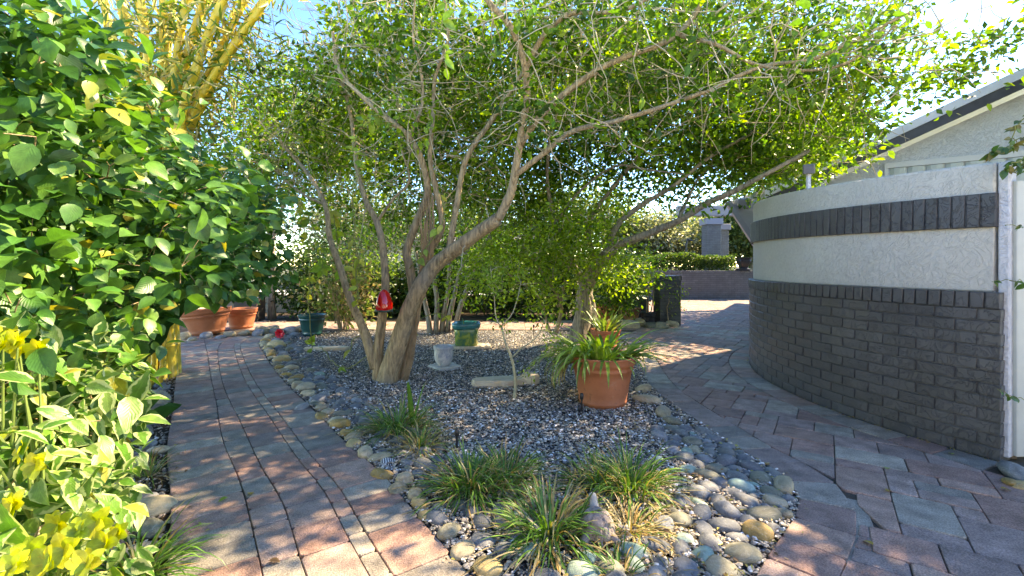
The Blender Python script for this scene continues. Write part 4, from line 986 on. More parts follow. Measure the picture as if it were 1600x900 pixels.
for i in range(150):
    px, py, Y = random.choice(tops); p = Vector((bx, by, 0)).lerp(P(px, py, Y), random.uniform(.5, 1)) + Vector(rng.normal(0, .15, 3)); d = Vector(randdir(1, .3)[0]) * random.uniform(.2, .55); mb.tube([p, p + d * .5 + Vector((0, 0, .03)), p + d], [.003, .0025, .0012], 4)
mb.build('branchlets', M['deadleaf'], bb)
# two short culms by the path + banana-like plant
yc = empty('young_bamboo', G(240, 600), 'two short yellow bamboo canes at the left edge of the brick path', 'bamboo')
for dx, hh in ((0, .62), (.05, .55)):
    mb = MB(); b = G(240, 602) + Vector((dx - .02, dx, -.04)); pts = []; rr = []
    for k in range(5):
        for u, s in ((0, 1.15), (.08, 1.0), (.9, 1.0)): pts.append(b + Vector((.01 * k, 0, (k + u) * hh / 5))); rr.append(.021 * s)
    mb.tube(pts, rr, 10); mb.build('culm', M['bamboo'], yc, smooth=True)
def strap(base, n, L, W, pal, wts, e0=(.5, 1.35), curl=1.6, st=7, az=None, three=False, rad=.03, stripe=None, vcol=.15):
    """arching strap leaves; returns V,F,C,lc with quads split to tris"""
    a = rng.uniform(0, 6.28, n) if az is None else az; e = rng.uniform(*e0, n); Ls = L * rng.uniform(.55, 1.15, n); Ws = W * rng.uniform(.7, 1.2, n); cu = curl * rng.uniform(.5, 1.3, n)
    pos = np.tile(np.array(base, float), (n, 1)) + np.stack([np.cos(a), np.sin(a), np.zeros(n)], 1) * (rad * rng.random(n))[:, None]
    tw = rng.normal(0, .12, n); V = np.zeros((n, st + 1, 3, 3)); p = pos.copy()
    for k in range(st + 1):
        t = k / st; ee = e - cu * t ** 1.3; aa = a + tw * t * 2
        wv = Ws * (min(1, .45 + 2.2 * t) * (1 - t ** 3.0) ** .8 + .02)
        side = np.stack([-np.sin(aa), np.cos(aa), np.zeros(n)], 1); up = np.stack([-np.cos(aa) * np.sin(ee), -np.sin(aa) * np.sin(ee), np.cos(ee)], 1)
        V[:, k, 0] = p - side * wv[:, None] * .5 + up * wv[:, None] * .16; V[:, k, 1] = p; V[:, k, 2] = p + side * wv[:, None] * .5 + up * wv[:, None] * .16
        p = p + np.stack([np.cos(aa) * np.cos(ee), np.sin(aa) * np.cos(ee), np.sin(ee)], 1) * (Ls / st)[:, None]
        p[:, 2] = np.maximum(p[:, 2], .006)
    f = []
    for k in range(st):
        b = k * 3
        for j in (0, 1): f += [(b + j, b + j + 1, b + j + 4), (b + j, b + j + 4, b + j + 3)]
    m = (st + 1) * 3; F = (np.array(f, np.int32)[None] + (np.arange(n, dtype=np.int32) * m)[:, None, None]).reshape(-1, 3)
    C = np.repeat(palcol(n, pal, wts, vcol), m, 0).reshape(n, st + 1, 3, 3)
    if stripe is not None:
        C[:, :, 0] = C[:, :, 0] * .3 + np.array(stripe) * .7; 
    tt = np.linspace(0, 1, st + 1)[None, :, None, None]
    lc = np.zeros((n, st + 1, 3, 3)); lc[:, :, 0, 0] = -1; lc[:, :, 2, 0] = 1; lc[..., 1] = np.linspace(0, 1, st + 1)[None, :, None]; lc[..., 2] = rng.random(n)[:, None, None]
    return V.reshape(-1, 3), F, C.reshape(-1, 3), lc.reshape(-1, 3)
# upright big-leaf plant near the path
cp_ = empty('broadleaf_plant', G(175, 660), 'dark glossy paddle-leaved plant beside the young bamboo canes', 'plant'); parts = []; mb = MB()
for (tx, ty, TY, s) in [(232, 540, 2.85, .30), (262, 500, 3.0, .26), (175, 520, 2.8, .3), (120, 560, 2.6, .28), (245, 650, 2.75, .15), (222, 640, 2.7, .14), (262, 640, 3.0, .13), (205, 590, 2.7, .18), (232, 655, 2.85, .13)]:
    tp = P(tx, ty, TY); b = P(170, 650, 2.65); b.z = 0.0; m_ = b.lerp(tp, .55) + Vector((-.04, 0, .05)); mb.tube([b, m_, tp], [.010, .008, .005], 6)
    d = (tp - m_).normalized(); parts.append(leaves(T_BIG, np.array([tuple(tp - d * s * .3)]), np.array([tuple(d)]), np.array([(.1, -.7, .6)]), np.array([s]), np.array([(.025, .10, .02)]), np.array([.95])))
mb.build('stems', simple('green_stalk', (.14, .24, .05), .5), cp_); leafobj('foliage', parts, M['bigleaf'], cp_)
# grass-like clumps (liriope)
LIR = [(.06, .17, .025), (.10, .25, .035), (.17, .33, .06), (.40, .34, .14), (.46, .30, .10)]
def tuft(px, py, label, n=180, L=.30, W=.009, wts=(3.5, 4, 3, 1.5, 1), rad=.16, dead=.35, group='lilyturf clumps along the stone border'):
    L *= random.uniform(.85, 1.05); b = G(px, py); ro = empty('grass_clump', b, label, 'grass clump', group)
    pr = [strap((b.x, b.y, 0.0), n, L, W, LIR, wts, (.25, 1.4), 1.7, 6, rad=rad)]
    leafobj('blades', pr, M['blade'], ro)
    nd = int(n * dead)
    if nd: leafobj('dry_blades', [strap((b.x, b.y, 0.0), nd, L * 1.05, W * .9, [(.50, .38, .18), (.40, .26, .10), (.56, .46, .26)], None, (.0, .7), 1.0, 6, rad=rad * 1.4)], M['blade'], ro)
    return ro
tuft(622, 672, 'lilyturf clump nearest the tree trunk, beside ochre boulders of the left border', 230, .30)
tuft(655, 700, 'thin yellowing lilyturf clump between the two large left clumps', 90, .26, .007, (1, 1, 2, 4, 3), .1, 1.0)
tuft(735, 765, 'lilyturf clump behind the grey stones at the middle of the left border', 260, .29)
tuft(790, 750, 'dark lilyturf clump just left of the open gravel', 170, .26)
tuft(858, 835, 'bright green lilyturf clump left of the tortoise ornament', 200, .26, .010)
tuft(985, 765, 'lilyturf clump with straw-coloured base right of the tortoise ornament', 230, .28)
tuft(935, 760, 'small lilyturf clump behind the tortoise ornament', 110, .24)
tuft(985, 830, 'dry straw-coloured grass clump between the tortoise ornament and pale stones', 40, .18, .008, (1, 1, 1, 4, 4), .10, 4.0)
tuft(968, 900, 'small green grass clump at the bottom edge among pale green stones', 60, .12, .008)
tuft(215, 905, 'arching lilyturf clump at the lower left beside the path edge', 130, .30, .009, (4, 4, 2, .3, .2), .08, .1)
tuft(232, 745, 'sparse grass clump in the soil beside the brick path', 45, .20, .006, (3, 3, 2, 1, 1), .05, .8)
b = G(645, 665); ir = empty('sword_leaf_plant', b, 'upright sword-leaved shoot standing in the lilyturf near the trunk', 'plant')
leafobj('blades', [strap((b.x, b.y, 0), 5, .42, .035, [(.12, .28, .05)], None, (1.25, 1.5), .15, 6, rad=.02)], M['blade'], ir)

simpletree('background_tree', 'leafy tree added behind the curved wall to shade the far patio', Vector((6.4, 10.4, 0)), [([Vector((6.4, 10.4, -.05)), Vector((6.3, 10.3, 1.8)), Vector((6.2, 10.2, 3.6))], .12, .05), ([Vector((6.3, 10.3, 1.8)), Vector((8.0, 12.2, 4.0))], .07, .03)],  # added mostly behind the canopy; its crown blocks sun from the far patio
   [((6.2, 10.2, 3.9), (1.7, 1.6, 1.1)), ((8.2, 12.2, 4.2), (1.9, 1.7, 1.1)), ((5.2, 9.6, 3.9), (.9, .9, .6)), ((5.6, 8.0, 3.6), (.7, .7, .5))], 600, 34, .11, GREEN, None, (.5, .5, .36), None, 'bark2', lambda p: vis(p)[0] > 1330 or vis(p)[1] > 330 or (vis(p)[1] > 300 and vis(p)[0] < 1200), 0)
# ================================================================ OBJECTS
from mathutils import noise as mnoise
import bmesh
# ---- river stones
def stonemesh(seed, sub, blocky=0.0):
    bm = bmesh.new(); bmesh.ops.create_icosphere(bm, subdivisions=sub, radius=1.0); o = Vector((seed * 7.3, seed * 3.1, 0))
    for v in bm.verts:
        p = v.co.copy(); d = 1 + .16 * mnoise.noise(p * .9 + o) + .05 * mnoise.noise(p * 2.3 + o)
        if blocky:
            m_ = max(abs(p.x), abs(p.y), abs(p.z)); d *= (1 - blocky) + blocky * (1 / (m_ + .25)) * .9
            d += .05 * mnoise.noise(p * 4 + o)
        v.co = p * d
    me = bpy.data.meshes.new('river_stone'); bm.to_mesh(me); bm.free()
    me.polygons.foreach_set('use_smooth', np.ones(len(me.polygons), dtype=bool)); me.materials.append(M['stone']); return me
SM = [stonemesh(i, 3) for i in range(7)]; RM = [stonemesh(20 + i, 3, .45) for i in range(5)]
SCOL = {'dark grey': [(.15, .16, .17), (.125, .135, .145), (.18, .185, .185), (.16, .165, .155), (.21, .215, .215)], 'olive grey': [(.20, .19, .13), (.17, .165, .12), (.24, .22, .15)],
        'ochre': [(.46, .29, .09), (.40, .25, .08), (.50, .36, .16)], 'tan': [(.42, .33, .20), (.36, .30, .20), (.48, .38, .24)], 'pale green': [(.24, .36, .29), (.29, .39, .31), (.20, .32, .30)], 'light grey': [(.29, .285, .27), (.25, .25, .25)]}
placed = []; hashg = {}
def near_ok(x, y, r, k=.86):
    gx, gy = int(x // .2), int(y // .2)
    for i in range(-2, 3):
        for j in range(-2, 3):
            for (a, b, c) in hashg.get((gx + i, gy + j), ()):
                if (a - x) ** 2 + (b - y) ** 2 < (k * (r + c)) ** 2: return False
    return True
def put(x, y, r, colname, zone, asp=None, ang=None, rock=False, label=None, hz=None):
    hashg.setdefault((int(x // .2), int(y // .2)), []).append((x, y, r))
    placed.append((x, y, r, colname, zone, asp or random.uniform(1.12, 1.5), ang if ang is not None else random.uniform(0, 3.14), rock, label, hz or random.uniform(.42, .62)))
def offline(line, t, off, side=1):
    n = len(line) - 1; i = min(int(t * n), n - 1); u = t * n - i; a, b = line[i], line[i + 1]; ex, ey = b[0] - a[0], b[1] - a[1]; L = math.hypot(ex, ey)
    return a[0] + ex * u - ey / L * off * side, a[1] + ey * u + ex / L * off * side
ZL = 'left border between brick path and gravel'; ZR = 'right border between gravel and patio'; ZT = 'tip of the bed in front'; ZP = 'edge of the left planting'; ZB = 'row in front of the big pots'
# hand-placed notable stones (pixel on the ground, radius m, colour)
for px, py, r, cn, asp, rock, lab in [
    (763, 884, .062, 'ochre', 1.1, 0, 'round ochre boulder at the bottom edge of the frame, corner of the bed'), (724, 856, .055, 'tan', 1.25, 0, 'ribbed pale tan stone beside the brick path near the round ochre boulder'),
    (702, 828, .055, 'olive grey', 1.6, 0, 'long olive brown stone wedged along the path corner'), (655, 782, .050, 'ochre', 1.15, 1, 'cracked bright ochre rock on the left border'), (664, 800, .042, 'ochre', 1.4, 1, 'small amber rock touching the cracked ochre rock'),
    (684, 806, .055, 'dark grey', 1.4, 0, 'tilted blue grey stone beside the amber rock'), (622, 760, .052, 'olive grey', 1.2, 0, 'smooth olive stone below the striped stone'), (597, 738, .060, 'ochre', 1.7, 0, 'long ochre boulder along the path by the striped stone'),
    (532, 660, .088, 'ochre', 1.15, 1, 'largest ochre boulder on the left border'), (503, 648, .062, 'ochre', 1.2, 1, 'pale ochre rock next to the largest ochre boulder'), (571, 706, .06, 'tan', 1.4, 1, 'buff rock at the grass edge of the left border'), (552, 690, .055, 'ochre', 1.2, 0, 'amber rock between the largest boulder and the lilyturf'),
    (478, 603, .10, 'tan', 1.4, 0, 'broad flat tan rock halfway up the left border'), (463, 588, .07, 'ochre', 1.6, 0, 'long brown rock halfway up the left border'), (497, 620, .07, 'light grey', 1.4, 0, 'pale smooth stone beside the broad tan rock'), (472, 633, .055, 'light grey', 1.4, 0, 'pale grey stone lying loose on the path edge'),
    (440, 560, .10, 'ochre', 1.5, 1, 'brown rock near the far end of the left border'), (455, 572, .08, 'tan', 1.3, 0, 'tan rock below the brown rock near the far end'), (432, 537, .12, 'ochre', 1.4, 0, 'smooth amber boulder at the far end by the red flower'), (416, 530, .09, 'ochre', 1.2, 1, 'small amber rock at the far end by the red flower'),
    (918, 866, .05, 'pale green', 1.7, 0, 'long pale green stone in front of the tortoise ornament'), (996, 882, .045, 'pale green', 1.5, 0, 'pale green stone with a dark vein at the bottom of the bed'), (1070, 838, .048, 'pale green', 1.25, 0, 'cream and pale green stone near the bottom right of the bed'),
    (1098, 866, .052, 'pale green', 1.1, 0, 'round green grey stone at the bottom right of the bed'), (1072, 884, .055, 'dark grey', 1.3, 0, 'large round dark grey stone at the bottom right of the bed'), (1075, 731, .055, 'pale green', 1.2, 0, 'largest pale mint stone in the right border'), (1073, 703, .042, 'pale green', 1.1, 0, 'small mint stone behind the largest mint one'),
    (1092, 782, .045, 'pale green', 1.8, 0, 'flat turquoise stone in the middle of the right border'), (1027, 714, .038, 'pale green', 1.1, 0, 'small blue green stone alone on the gravel'), (1085, 675, .034, 'pale green', 1.1, 0, 'tiny mint stone high in the right border'),
    (1184, 831, .068, 'ochre', 1.15, 1, 'bright yellow ochre rock at the right corner of the bed'), (1160, 862, .078, 'olive grey', 1.1, 0, 'big round olive boulder at the right corner of the bed'), (1130, 890, .066, 'olive grey', 1.2, 0, 'olive boulder at the bottom edge right of the bed'),
    (1224, 757, .075, 'tan', 1.6, 1, 'upright yellowish rock at the right corner of the bed'), (1190, 745, .07, 'olive grey', 1.2, 0, 'domed brown stone next to the upright yellowish rock'), (1212, 782, .06, 'tan', 1.3, 1, 'angular buff rock at the right corner'), (1194, 802, .065, 'olive grey', 1.7, 0, 'long mottled olive rock at the right corner'),
    (1010, 622, .10, 'tan', 1.9, 0, 'long tan rock beside the big terracotta planter'), (1005, 605, .08, 'tan', 1.5, 0, 'tan rock touching the big terracotta planter'), (1036, 642, .09, 'tan', 2.0, 0, 'long cream rock at the top of the right border'), (1050, 656, .07, 'olive grey', 1.5, 0, 'olive stone below the long cream rock'), (1086, 700, .055, 'tan', 1.4, 0, 'brown stone among the mint ones'),
    (1030, 895, .05, 'dark grey', 1.4, 0, 'blue grey stone at the bottom edge beside the shell'),
    (245, 622, .12, 'tan', 1.4, 0, 'broad tan rock at the left path edge beyond the glossy plant'), (240, 640, .10, 'olive grey', 1.3, 0, 'brown grey rock at the left path edge'), (248, 700, .06, 'tan', 1.2, 0, 'buff stone at the left path edge'), (232, 690, .05, 'light grey', 1.1, 0, 'white veined stone at the left path edge'), (240, 790, .08, 'tan', 1.5, 0, 'pinkish tan rock at the lower left path edge'), (235, 822, .06, 'olive grey', 1.4, 0, 'dark brown rock at the lower left path edge'),
    (1590, 737, .10, 'dark grey', 1.6, 0, 'large slate grey stone at the foot of the white gate'), (1580, 750, .055, 'ochre', 1.9, 0, 'amber rock in front of the slate grey stone by the gate'), (1602, 757, .06, 'ochre', 1.6, 1, 'broken amber rock at the right edge by the gate')]:
    g_ = G(px, py + 4); put(g_.x, g_.y, r, cn, '', asp, None, bool(rock), lab)
sp = G(607, 722); put(sp.x, sp.y, .042, 'dark grey', '', 1.3, .4, False, 'STRIPE')
# filler stones in zones
def fillzone(line, t0, t1, side, w0, w1, n, zone, rads, cols, rockp=0.0, rej=None):
    for r_ in sorted([random.choice(rads) * random.uniform(.85, 1.1) for _ in range(n)], reverse=True):
        for _ in range(60):
            t = random.uniform(t0, t1); off = random.uniform(w0 + r_ * .8, w1); x, y = offline(line, t, off, side)
            rr = r_ * (1.0 + .06 * max(0, y - 3))
            if rej and rej(x, y): continue
            if near_ok(x, y, rr): 
                put(x, y, rr, random.choices(list(cols), list(cols.values()))[0], zone, rock=random.random() < rockp); break
IL = [tuple(p) for p in smoothpts(islL[1:], 6)]; IR = [tuple(p) for p in smoothpts(islR[::-1][1:], 6)]
grassrej = lambda x, y: (abs(x - G(735, 765).x) < .17 and abs(y - 2.45) < .16) or (abs(x - G(858, 835).x) < .12 and abs(y - G(858, 835).y) < .07) or (abs(x - G(937, 848).x) < .10 and abs(y - G(937, 842).y) < .10)
for k in range(60):          # outer row of ochre and tan rocks
    t = k / 60; x, y = offline(IL, t, .055 + .01 * y if False else .06, -1); r_ = random.uniform(.045, .066) * (1 + .07 * max(0, y - 2.5))
    x, y = offline(IL, t, r_ + .005, -1)
    if near_ok(x, y, r_, .72): put(x, y, r_, random.choices(['ochre', 'tan', 'olive grey'], [3, 4, 2])[0], ZL, rock=random.random() < .4)
fillzone(IL, 0, 1, -1, .08, .46, 150, ZL, [.055, .045, .05, .038], {'dark grey': 10, 'olive grey': 1.6, 'light grey': 1.0, 'pale green': .3}, 0, grassrej)
fillzone(IR, .06, .66, 1, .01, .45, 140, ZR, [.06, .052, .045, .038], {'dark grey': 10, 'olive grey': 2, 'light grey': .6, 'pale green': .5}, 0, grassrej)
tipl = [(.12, 1.60), (.45, 1.62), (.95, 1.80)]
fillzone(tipl, 0, 1, 1, -.15, .16, 40, ZT, [.062, .055, .048], {'dark grey': 10, 'olive grey': 2, 'pale green': 1}, 0, grassrej)
fillzone(LP[6:32], 0, 1, 1, .03, .34, 70, ZP, [.06, .05, .045], {'dark grey': 8, 'tan': 2.4, 'olive grey': 2, 'light grey': 1})
for k in range(26):
    px = 285 + k * 7.4; py = 531 - k * .62 + random.uniform(-3, 3); g_ = G(px, py); r_ = random.uniform(.09, .15)
    if near_ok(g_.x, g_.y, r_, .8): put(g_.x, g_.y, r_, random.choice(['tan', 'tan', 'olive grey', 'ochre', 'light grey']), ZB, rock=True)
for px, py, r_ in [(1003, 508, .2), (1020, 511, .16), (1035, 512, .17), (1050, 510, .14), (985, 512, .17), (968, 509, .16), (1046, 503, .10), (1010, 499, .12), (1030, 502, .12), (990, 500, .14)]:
    g_ = G(px, py); put(g_.x, g_.y, r_, random.choice(['tan', 'olive grey', 'tan']), 'low rock edging at the foot of the brick pillar', rock=True)
def sizepx(p): return p[2] / max(p[1], .8) * (0.2 if p[8] is None and abs(vis((p[0], p[1], 0))[0] - 800) > 860 else 1)
placed.sort(key=lambda p: (-(p[8] is not None), -sizepx(p)))
print('STONES', len(placed))
rest = placed[298:]; inview = placed[:298]
def landmark(x, y):
    px, py = vis((x, y, 0)); L = [('tortoise ornament', 937, 830), ('striped stone', 607, 722), ('largest ochre boulder', 532, 660), ('flat tan rock', 478, 603), ('red flower', 437, 530), ('round ochre boulder', 763, 884), ('largest mint stone', 1075, 731), ('turquoise stone', 1092, 782), ('bright ochre rock', 1184, 831), ('yellowish rock', 1224, 757), ('terracotta planter', 960, 630), ('blue green stone', 1027, 714), ('cracked ochre rock', 655, 782), ('young bamboo', 240, 600), ('golden shrub', 150, 840), ('leaning back planter', 328, 521), ('black nursery pot', 1013, 509)]
    n, lx_, ly_ = min(L, key=lambda l: (l[1] - px) ** 2 + (l[2] - py) ** 2); dx, dy = px - lx_, (py - ly_) * 1.3; d = math.hypot(dx, dy)
    w_ = ('left of' if dx < 0 else 'right of') if abs(dx) > abs(dy) * 1.8 else ('behind' if dy < 0 else 'in front of') if abs(dy) > abs(dx) * 1.8 else ('behind and left of' if dx < 0 else 'behind and right of') if dy < 0 else ('below and left of' if dx < 0 else 'below and right of')
    return ('just ' if d < 35 else '' if d < 75 else 'well ') + w_ + ' the ' + n
used = {}
SUBJ = {'dark grey': 'dark grey', 'olive grey': 'olive grey', 'ochre': 'ochre', 'tan': 'tan', 'pale green': 'pale green', 'light grey': 'light grey'}
for (x, y, r_, cn, zone, asp, ang, rock, lab, hz) in inview:
    me = random.choice(RM if rock else SM); o = bpy.data.objects.new('boulder' if r_ > .085 else 'river_stone', me); link(o)
    o.location = (x, y, r_ * hz * .42 - .012); o.rotation_euler = (random.gauss(0, .14), random.gauss(0, .14), ang)
    o.scale = (r_ * math.sqrt(asp), r_ / math.sqrt(asp), r_ * hz * (1.25 if rock else 1))
    c = random.choice(SCOL[cn]); k = random.uniform(.85, 1.15); o.color = (*[q * k for q in c], 1)
    if lab == 'STRIPE': lab = 'dark stone with bold white stripes on the left border'; o['_s'] = 1
    if not lab:
        sh = ('long' if asp > 1.38 else 'oval' if asp > 1.24 else 'rounded'); szw = 'large' if r_ > .07 else 'medium' if r_ > .05 else 'small'
        lab = f'{szw} {sh} {cn} {"rock" if rock else "stone"} ' + landmark(x, y)
    tag(o, lab, 'stone', 'river stones and rocks edging the beds'); used.setdefault(lab, []).append(o)
for lab, os_ in used.items():
    if len(os_) > 1:
        os_.sort(key=lambda o: vis(o.location)[0]); wd = ['first', 'second', 'third', 'fourth', 'fifth', 'sixth', 'seventh', 'eighth']
        lab = lab.replace('well ', '').replace('just ', '') if len(lab.split()) > 13 else lab
        for i, o in enumerate(os_): o['label'] = lab + ', ' + wd[min(i, 7)] + ' from left'
if rest:
    V = []; F = []; C = []
    for (x, y, r_, cn, zone, asp, ang, rock, lab, hz) in rest:
        me = random.choice(SM); vv = np.array([v.co[:] for v in me.vertices]) * np.array([r_ * math.sqrt(asp), r_ / math.sqrt(asp), r_ * hz]); ca, sa = math.cos(ang), math.sin(ang)
        vv = np.stack([vv[:, 0] * ca - vv[:, 1] * sa + x, vv[:, 0] * sa + vv[:, 1] * ca + y, vv[:, 2] + r_ * hz * .42 - .012], 1); off = sum(len(a) for a in V); V.append(vv)
        F.append(np.array([p.vertices[:] for p in me.polygons]) + off); c = random.choice(SCOL[cn]); C.append(np.tile(c, (len(vv), 1)))
    o = addmesh('distant_stones', np.concatenate(V), [np.concatenate(F)], M['pebble'], col=np.concatenate(C), smooth=True); tag(o, 'remaining small river stones in the far parts of the stone borders', 'stones', None, 'stuff')
for o in bpy.data.objects:                        # the striped stone gets its own mesh and material
    if o.get('_s'):
        del o['_s']; me = o.data.copy(); q = NM('striped_stone'); v = q.coord(); wv = q.n('ShaderNodeTexWave'); wv.inputs['Scale'].default_value = 1.1; wv.inputs['Distortion'].default_value = 1.5; q.l(v, wv.inputs[0])
        q.col(q.ramp(wv.outputs[1], [(.45, (.07, .08, .09)), (.55, (.62, .62, .6))])); q.rough(.5); me.materials.clear(); me.materials.append(q.m); o.data = me
# ---- pots
def potprof(rt, rb, h, rim=.06, th=.02, rings=True):
    p = [(rb * .96, 0), (rb, .008)]; hr = h - rim
    p += [(rb + (rt * .9 - rb) * t, .008 + (hr - .008) * t) for t in (.06,)]
    if rings: p += [(rb + (rt * .9 - rb) * .10 + .006, hr * .10), (rb + (rt * .9 - rb) * .14 + .006, hr * .14), (rb + (rt * .9 - rb) * .16, hr * .16)]
    p += [(rb + (rt * .9 - rb) * t, hr * t) for t in (.3, .5, .7, .86)]
    if rings: p += [(rb + (rt * .9 - rb) * .87 + .006, hr * .87), (rb + (rt * .9 - rb) * .92 + .007, hr * .92), (rb + (rt * .9 - rb) * .93, hr * .935)]
    p += [(rt * .9, hr), (rt * .955, hr + .006), (rt * .965, hr + rim * .4), (rt * .985, h - .012), (rt, h - .006), (rt - .004, h), (rt - th, h), (rt - th - .004, h - .01), (rt - th - .012, h - rim), (rt * .86 - th, h - rim - .01)]
    return p
def pot(name, c, rt, rb, h, mat, label, cat='planter', rim=.06, soil=True, tilt=None, sq=0, group=None, n=48):
    r = empty(name, (c[0], c[1], c[2]), label, cat, group); mb = MB(); mb.lathe(potprof(rt, rb, h, rim), c[0], c[1], c[2], n, sq=sq); mb.build('body', mat, r, smooth=True)
    if soil:
        mb = MB(); mb.lathe([(rt * .84, h - rim - .02), (rt * .80, h - rim + .0), (rt * .4, h - rim + .015), (.01, h - rim + .02)], c[0], c[1], c[2], 24, sq=sq); mb.build('soil', M['potsoil'], r, smooth=True)
    if tilt: r.rotation_euler = tilt
    return r
PC = G(942, 630); bigp = pot('terracotta_planter', (PC.x - .0, 3.98, -.01), .288, .195, .435, M['terra'], 'large round terracotta planter on the gravel holding the strappy striped-leaf plant', 'planter', .075)
CLV = [(.16, .32, .04), (.24, .42, .06), (.34, .50, .10), (.10, .24, .03)]
cl = empty('strap_leaf_plant', (PC.x, 3.98, .38), 'strappy green and cream striped plant spilling over the large terracotta planter', 'plant')
leafobj('leaves', [strap((PC.x, 3.98, .38), 90, .46, .032, CLV, [3, 4, 3, 1], (.25, 1.4), 1.9, 8, rad=.2), strap((PC.x - .16, 3.92, .38), 46, .50, .03, CLV, [2, 3, 4, 1], (.2, 1.1), 2.3, 8, az=rng.uniform(2.2, 4.6, 46), rad=.08, stripe=(.62, .62, .30)),
                   strap((PC.x + .15, 3.98, .38), 22, .46, .042, CLV, [2, 3, 4, 1], (.3, .8), 1.0, 8, az=rng.uniform(-.7, .7, 22), rad=.06)], M['strapv'], cl)
leafobj('dead_leaves', [strap((PC.x - .27, 3.90, .36), 14, .36, .018, [(.30, .22, .08), (.36, .30, .10)], None, (.0, .4), 3.2, 8, az=rng.uniform(2.6, 4.2, 14), rad=.04)], M['blade'], cl)
tp2 = pot('terracotta_pot', (*G(946, 542)[:2], 0), .225, .15, .26, M['terra'], 'small terracotta pot of spiky pinkish bromeliads beside the gnarled trunk', 'pot', .05)
c = tp2.location; br = empty('bromeliad', (c.x, c.y, .2), 'spiky bromeliads with pink-tinged leaves in the small terracotta pot', 'plant')
leafobj('leaves', [strap((c.x, c.y, .2), 60, .42, .035, [(.16, .26, .06), (.22, .32, .08), (.34, .20, .10)], [3, 3, .4], (.7, 1.45), .7, 6, rad=.14)], M['blade'], br)
pot('terracotta_pot', (*G(984, 503)[:2], 0), .25, .14, .31, M['terra2'], 'weathered wide terracotta bowl pot left of the black plastic pot', 'pot', .04)
pot('terracotta_pot', (G(935, 498).x, 9.6, 0), .27, .18, .36, M['terra'], 'orange terracotta pot half hidden behind the bromeliad pot', 'pot', .06)
bp = pot('black_pot', (*G(1013, 509)[:2], 0), .155, .12, .27, M['black'], 'black plastic nursery pot in front of the pillar', 'pot', .03)
pot('terracotta_planter', (G(328, 521).x, 8.0, 0), .40, .24, .44, M['terra'], 'big leaning terracotta planter at the back left, nearer the hedge', 'planter', .09, tilt=(0, R(-6), 0))
pot('terracotta_planter', (G(384, 511).x, 8.75, 0), .28, .19, .38, M['terra'], 'terracotta planter at the back left, right of the leaning one', 'planter', .08)
pot('terracotta_pot', (G(363, 500).x - .0, 9.95, .50), .12, .08, .16, M['terra'], 'tiny terracotta pot set on the ledge above the two big planters', 'pot', .03)
bx_ = empty('black_trough', (P(385, 470, 9.9).x, 9.95, .2), 'rectangular black trough behind the right back planter', 'trough'); mb = MB(); x0 = P(367, 470, 9.9).x; x1 = P(403, 470, 9.9).x
mb.box(x0, x1, 9.85, 10.2, .0, .50, None, None, .01); mb.build('body', simple('dark_wicker', (.04, .034, .03), .7, nscale=60, bumpd=.01), bx_); mb = MB(); mb.box(x0 - .02, x1 + .02, 9.83, 10.22, .502, .55, None, None, .008); mb.build('lid', simple('blue_grey_lid', (.22, .26, .32), .5), bx_)
q = NM('green_glaze'); v = q.coord(); n_ = q.noise(v, 9, 5, .6, .8); q.col(q.ramp(n_, [(.3, (.03, .14, .13)), (.5, (.12, .24, .08)), (.62, (.36, .40, .07)), (.75, (.10, .30, .26))])); q.rough(.22, .6); M['gglaze'] = q.m
M['teal'] = simple('teal_glaze', (.02, .19, .20), .2, nscale=8, namp=.4); M['dkgreen'] = simple('dark_green_glaze', (.008, .075, .07), .25, nscale=5, namp=.3)
gc = G(730, 540); gp = empty('glazed_pot', (gc.x, 6.75, 0), 'square green and yellow glazed pot with wavy teal rim on a flat stone', 'pot')
mb = MB(); mb.lathe([(.15, .03), (.165, .04), (.168, .2), (.178, .27), (.175, .275), (.15, .27), (.14, .24), (.02, .24)], gc.x, 6.75, 0, 48, sq=5); mb.build('body', M['gglaze'], gp, smooth=True)
mb = MB(); mb.lathe([(.178, .268), (.198, .30), (.205, .35), (.195, .36), (.182, .33), (.165, .29)], gc.x, 6.75, 0, 48, sq=4, wob=.05); mb.build('rim', M['teal'], gp, smooth=True)
leafobj('plant', [strap((gc.x, 6.75, .24), 24, .22, .02, [(.10, .22, .06), (.30, .16, .08), (.14, .26, .10)], None, (.4, 1.4), 1.4, 6, rad=.08)], M['blade'], gp)
def flatstone(name, cx, cy, z0, z1, rx, ry, label, mat, n=11, rot=0, seed=1):
    random.seed(seed); ring = []
    for i in range(n):
        a = 6.283 * i / n; k = random.uniform(.82, 1.08); ring.append((math.cos(a) * rx * k, math.sin(a) * ry * k))
    ca, sa = math.cos(rot), math.sin(rot); ring = [(cx + x * ca - y * sa, cy + x * sa + y * ca) for x, y in ring]
    bm = bmesh.new(); vs = [bm.verts.new((x, y, z0)) for x, y in ring]; f = bm.faces.new(vs); r_ = bmesh.ops.extrude_face_region(bm, geom=[f]); 
    for g2 in r_['geom']:
        if isinstance(g2, bmesh.types.BMVert): g2.co.z = z1 + random.uniform(-.006, .006)
    bmesh.ops.bevel(bm, geom=list(bm.edges), offset=min(.014, (z1 - z0) * .35), segments=2, affect='EDGES'); bmesh.ops.recalc_face_normals(bm, faces=bm.faces); bmesh.ops.triangulate(bm, faces=bm.faces)
    me = bpy.data.meshes.new(name); bm.to_mesh(me); bm.free(); me.materials.append(mat); o = bpy.data.objects.new(name, me); link(o); tag(o, label, 'stone'); return o
flatstone('flat_stone', gc.x + .05, 6.72, -.01, .03, .36, .24, 'flat tan slab under the square green glazed pot', M['sandstone'], seed=3)
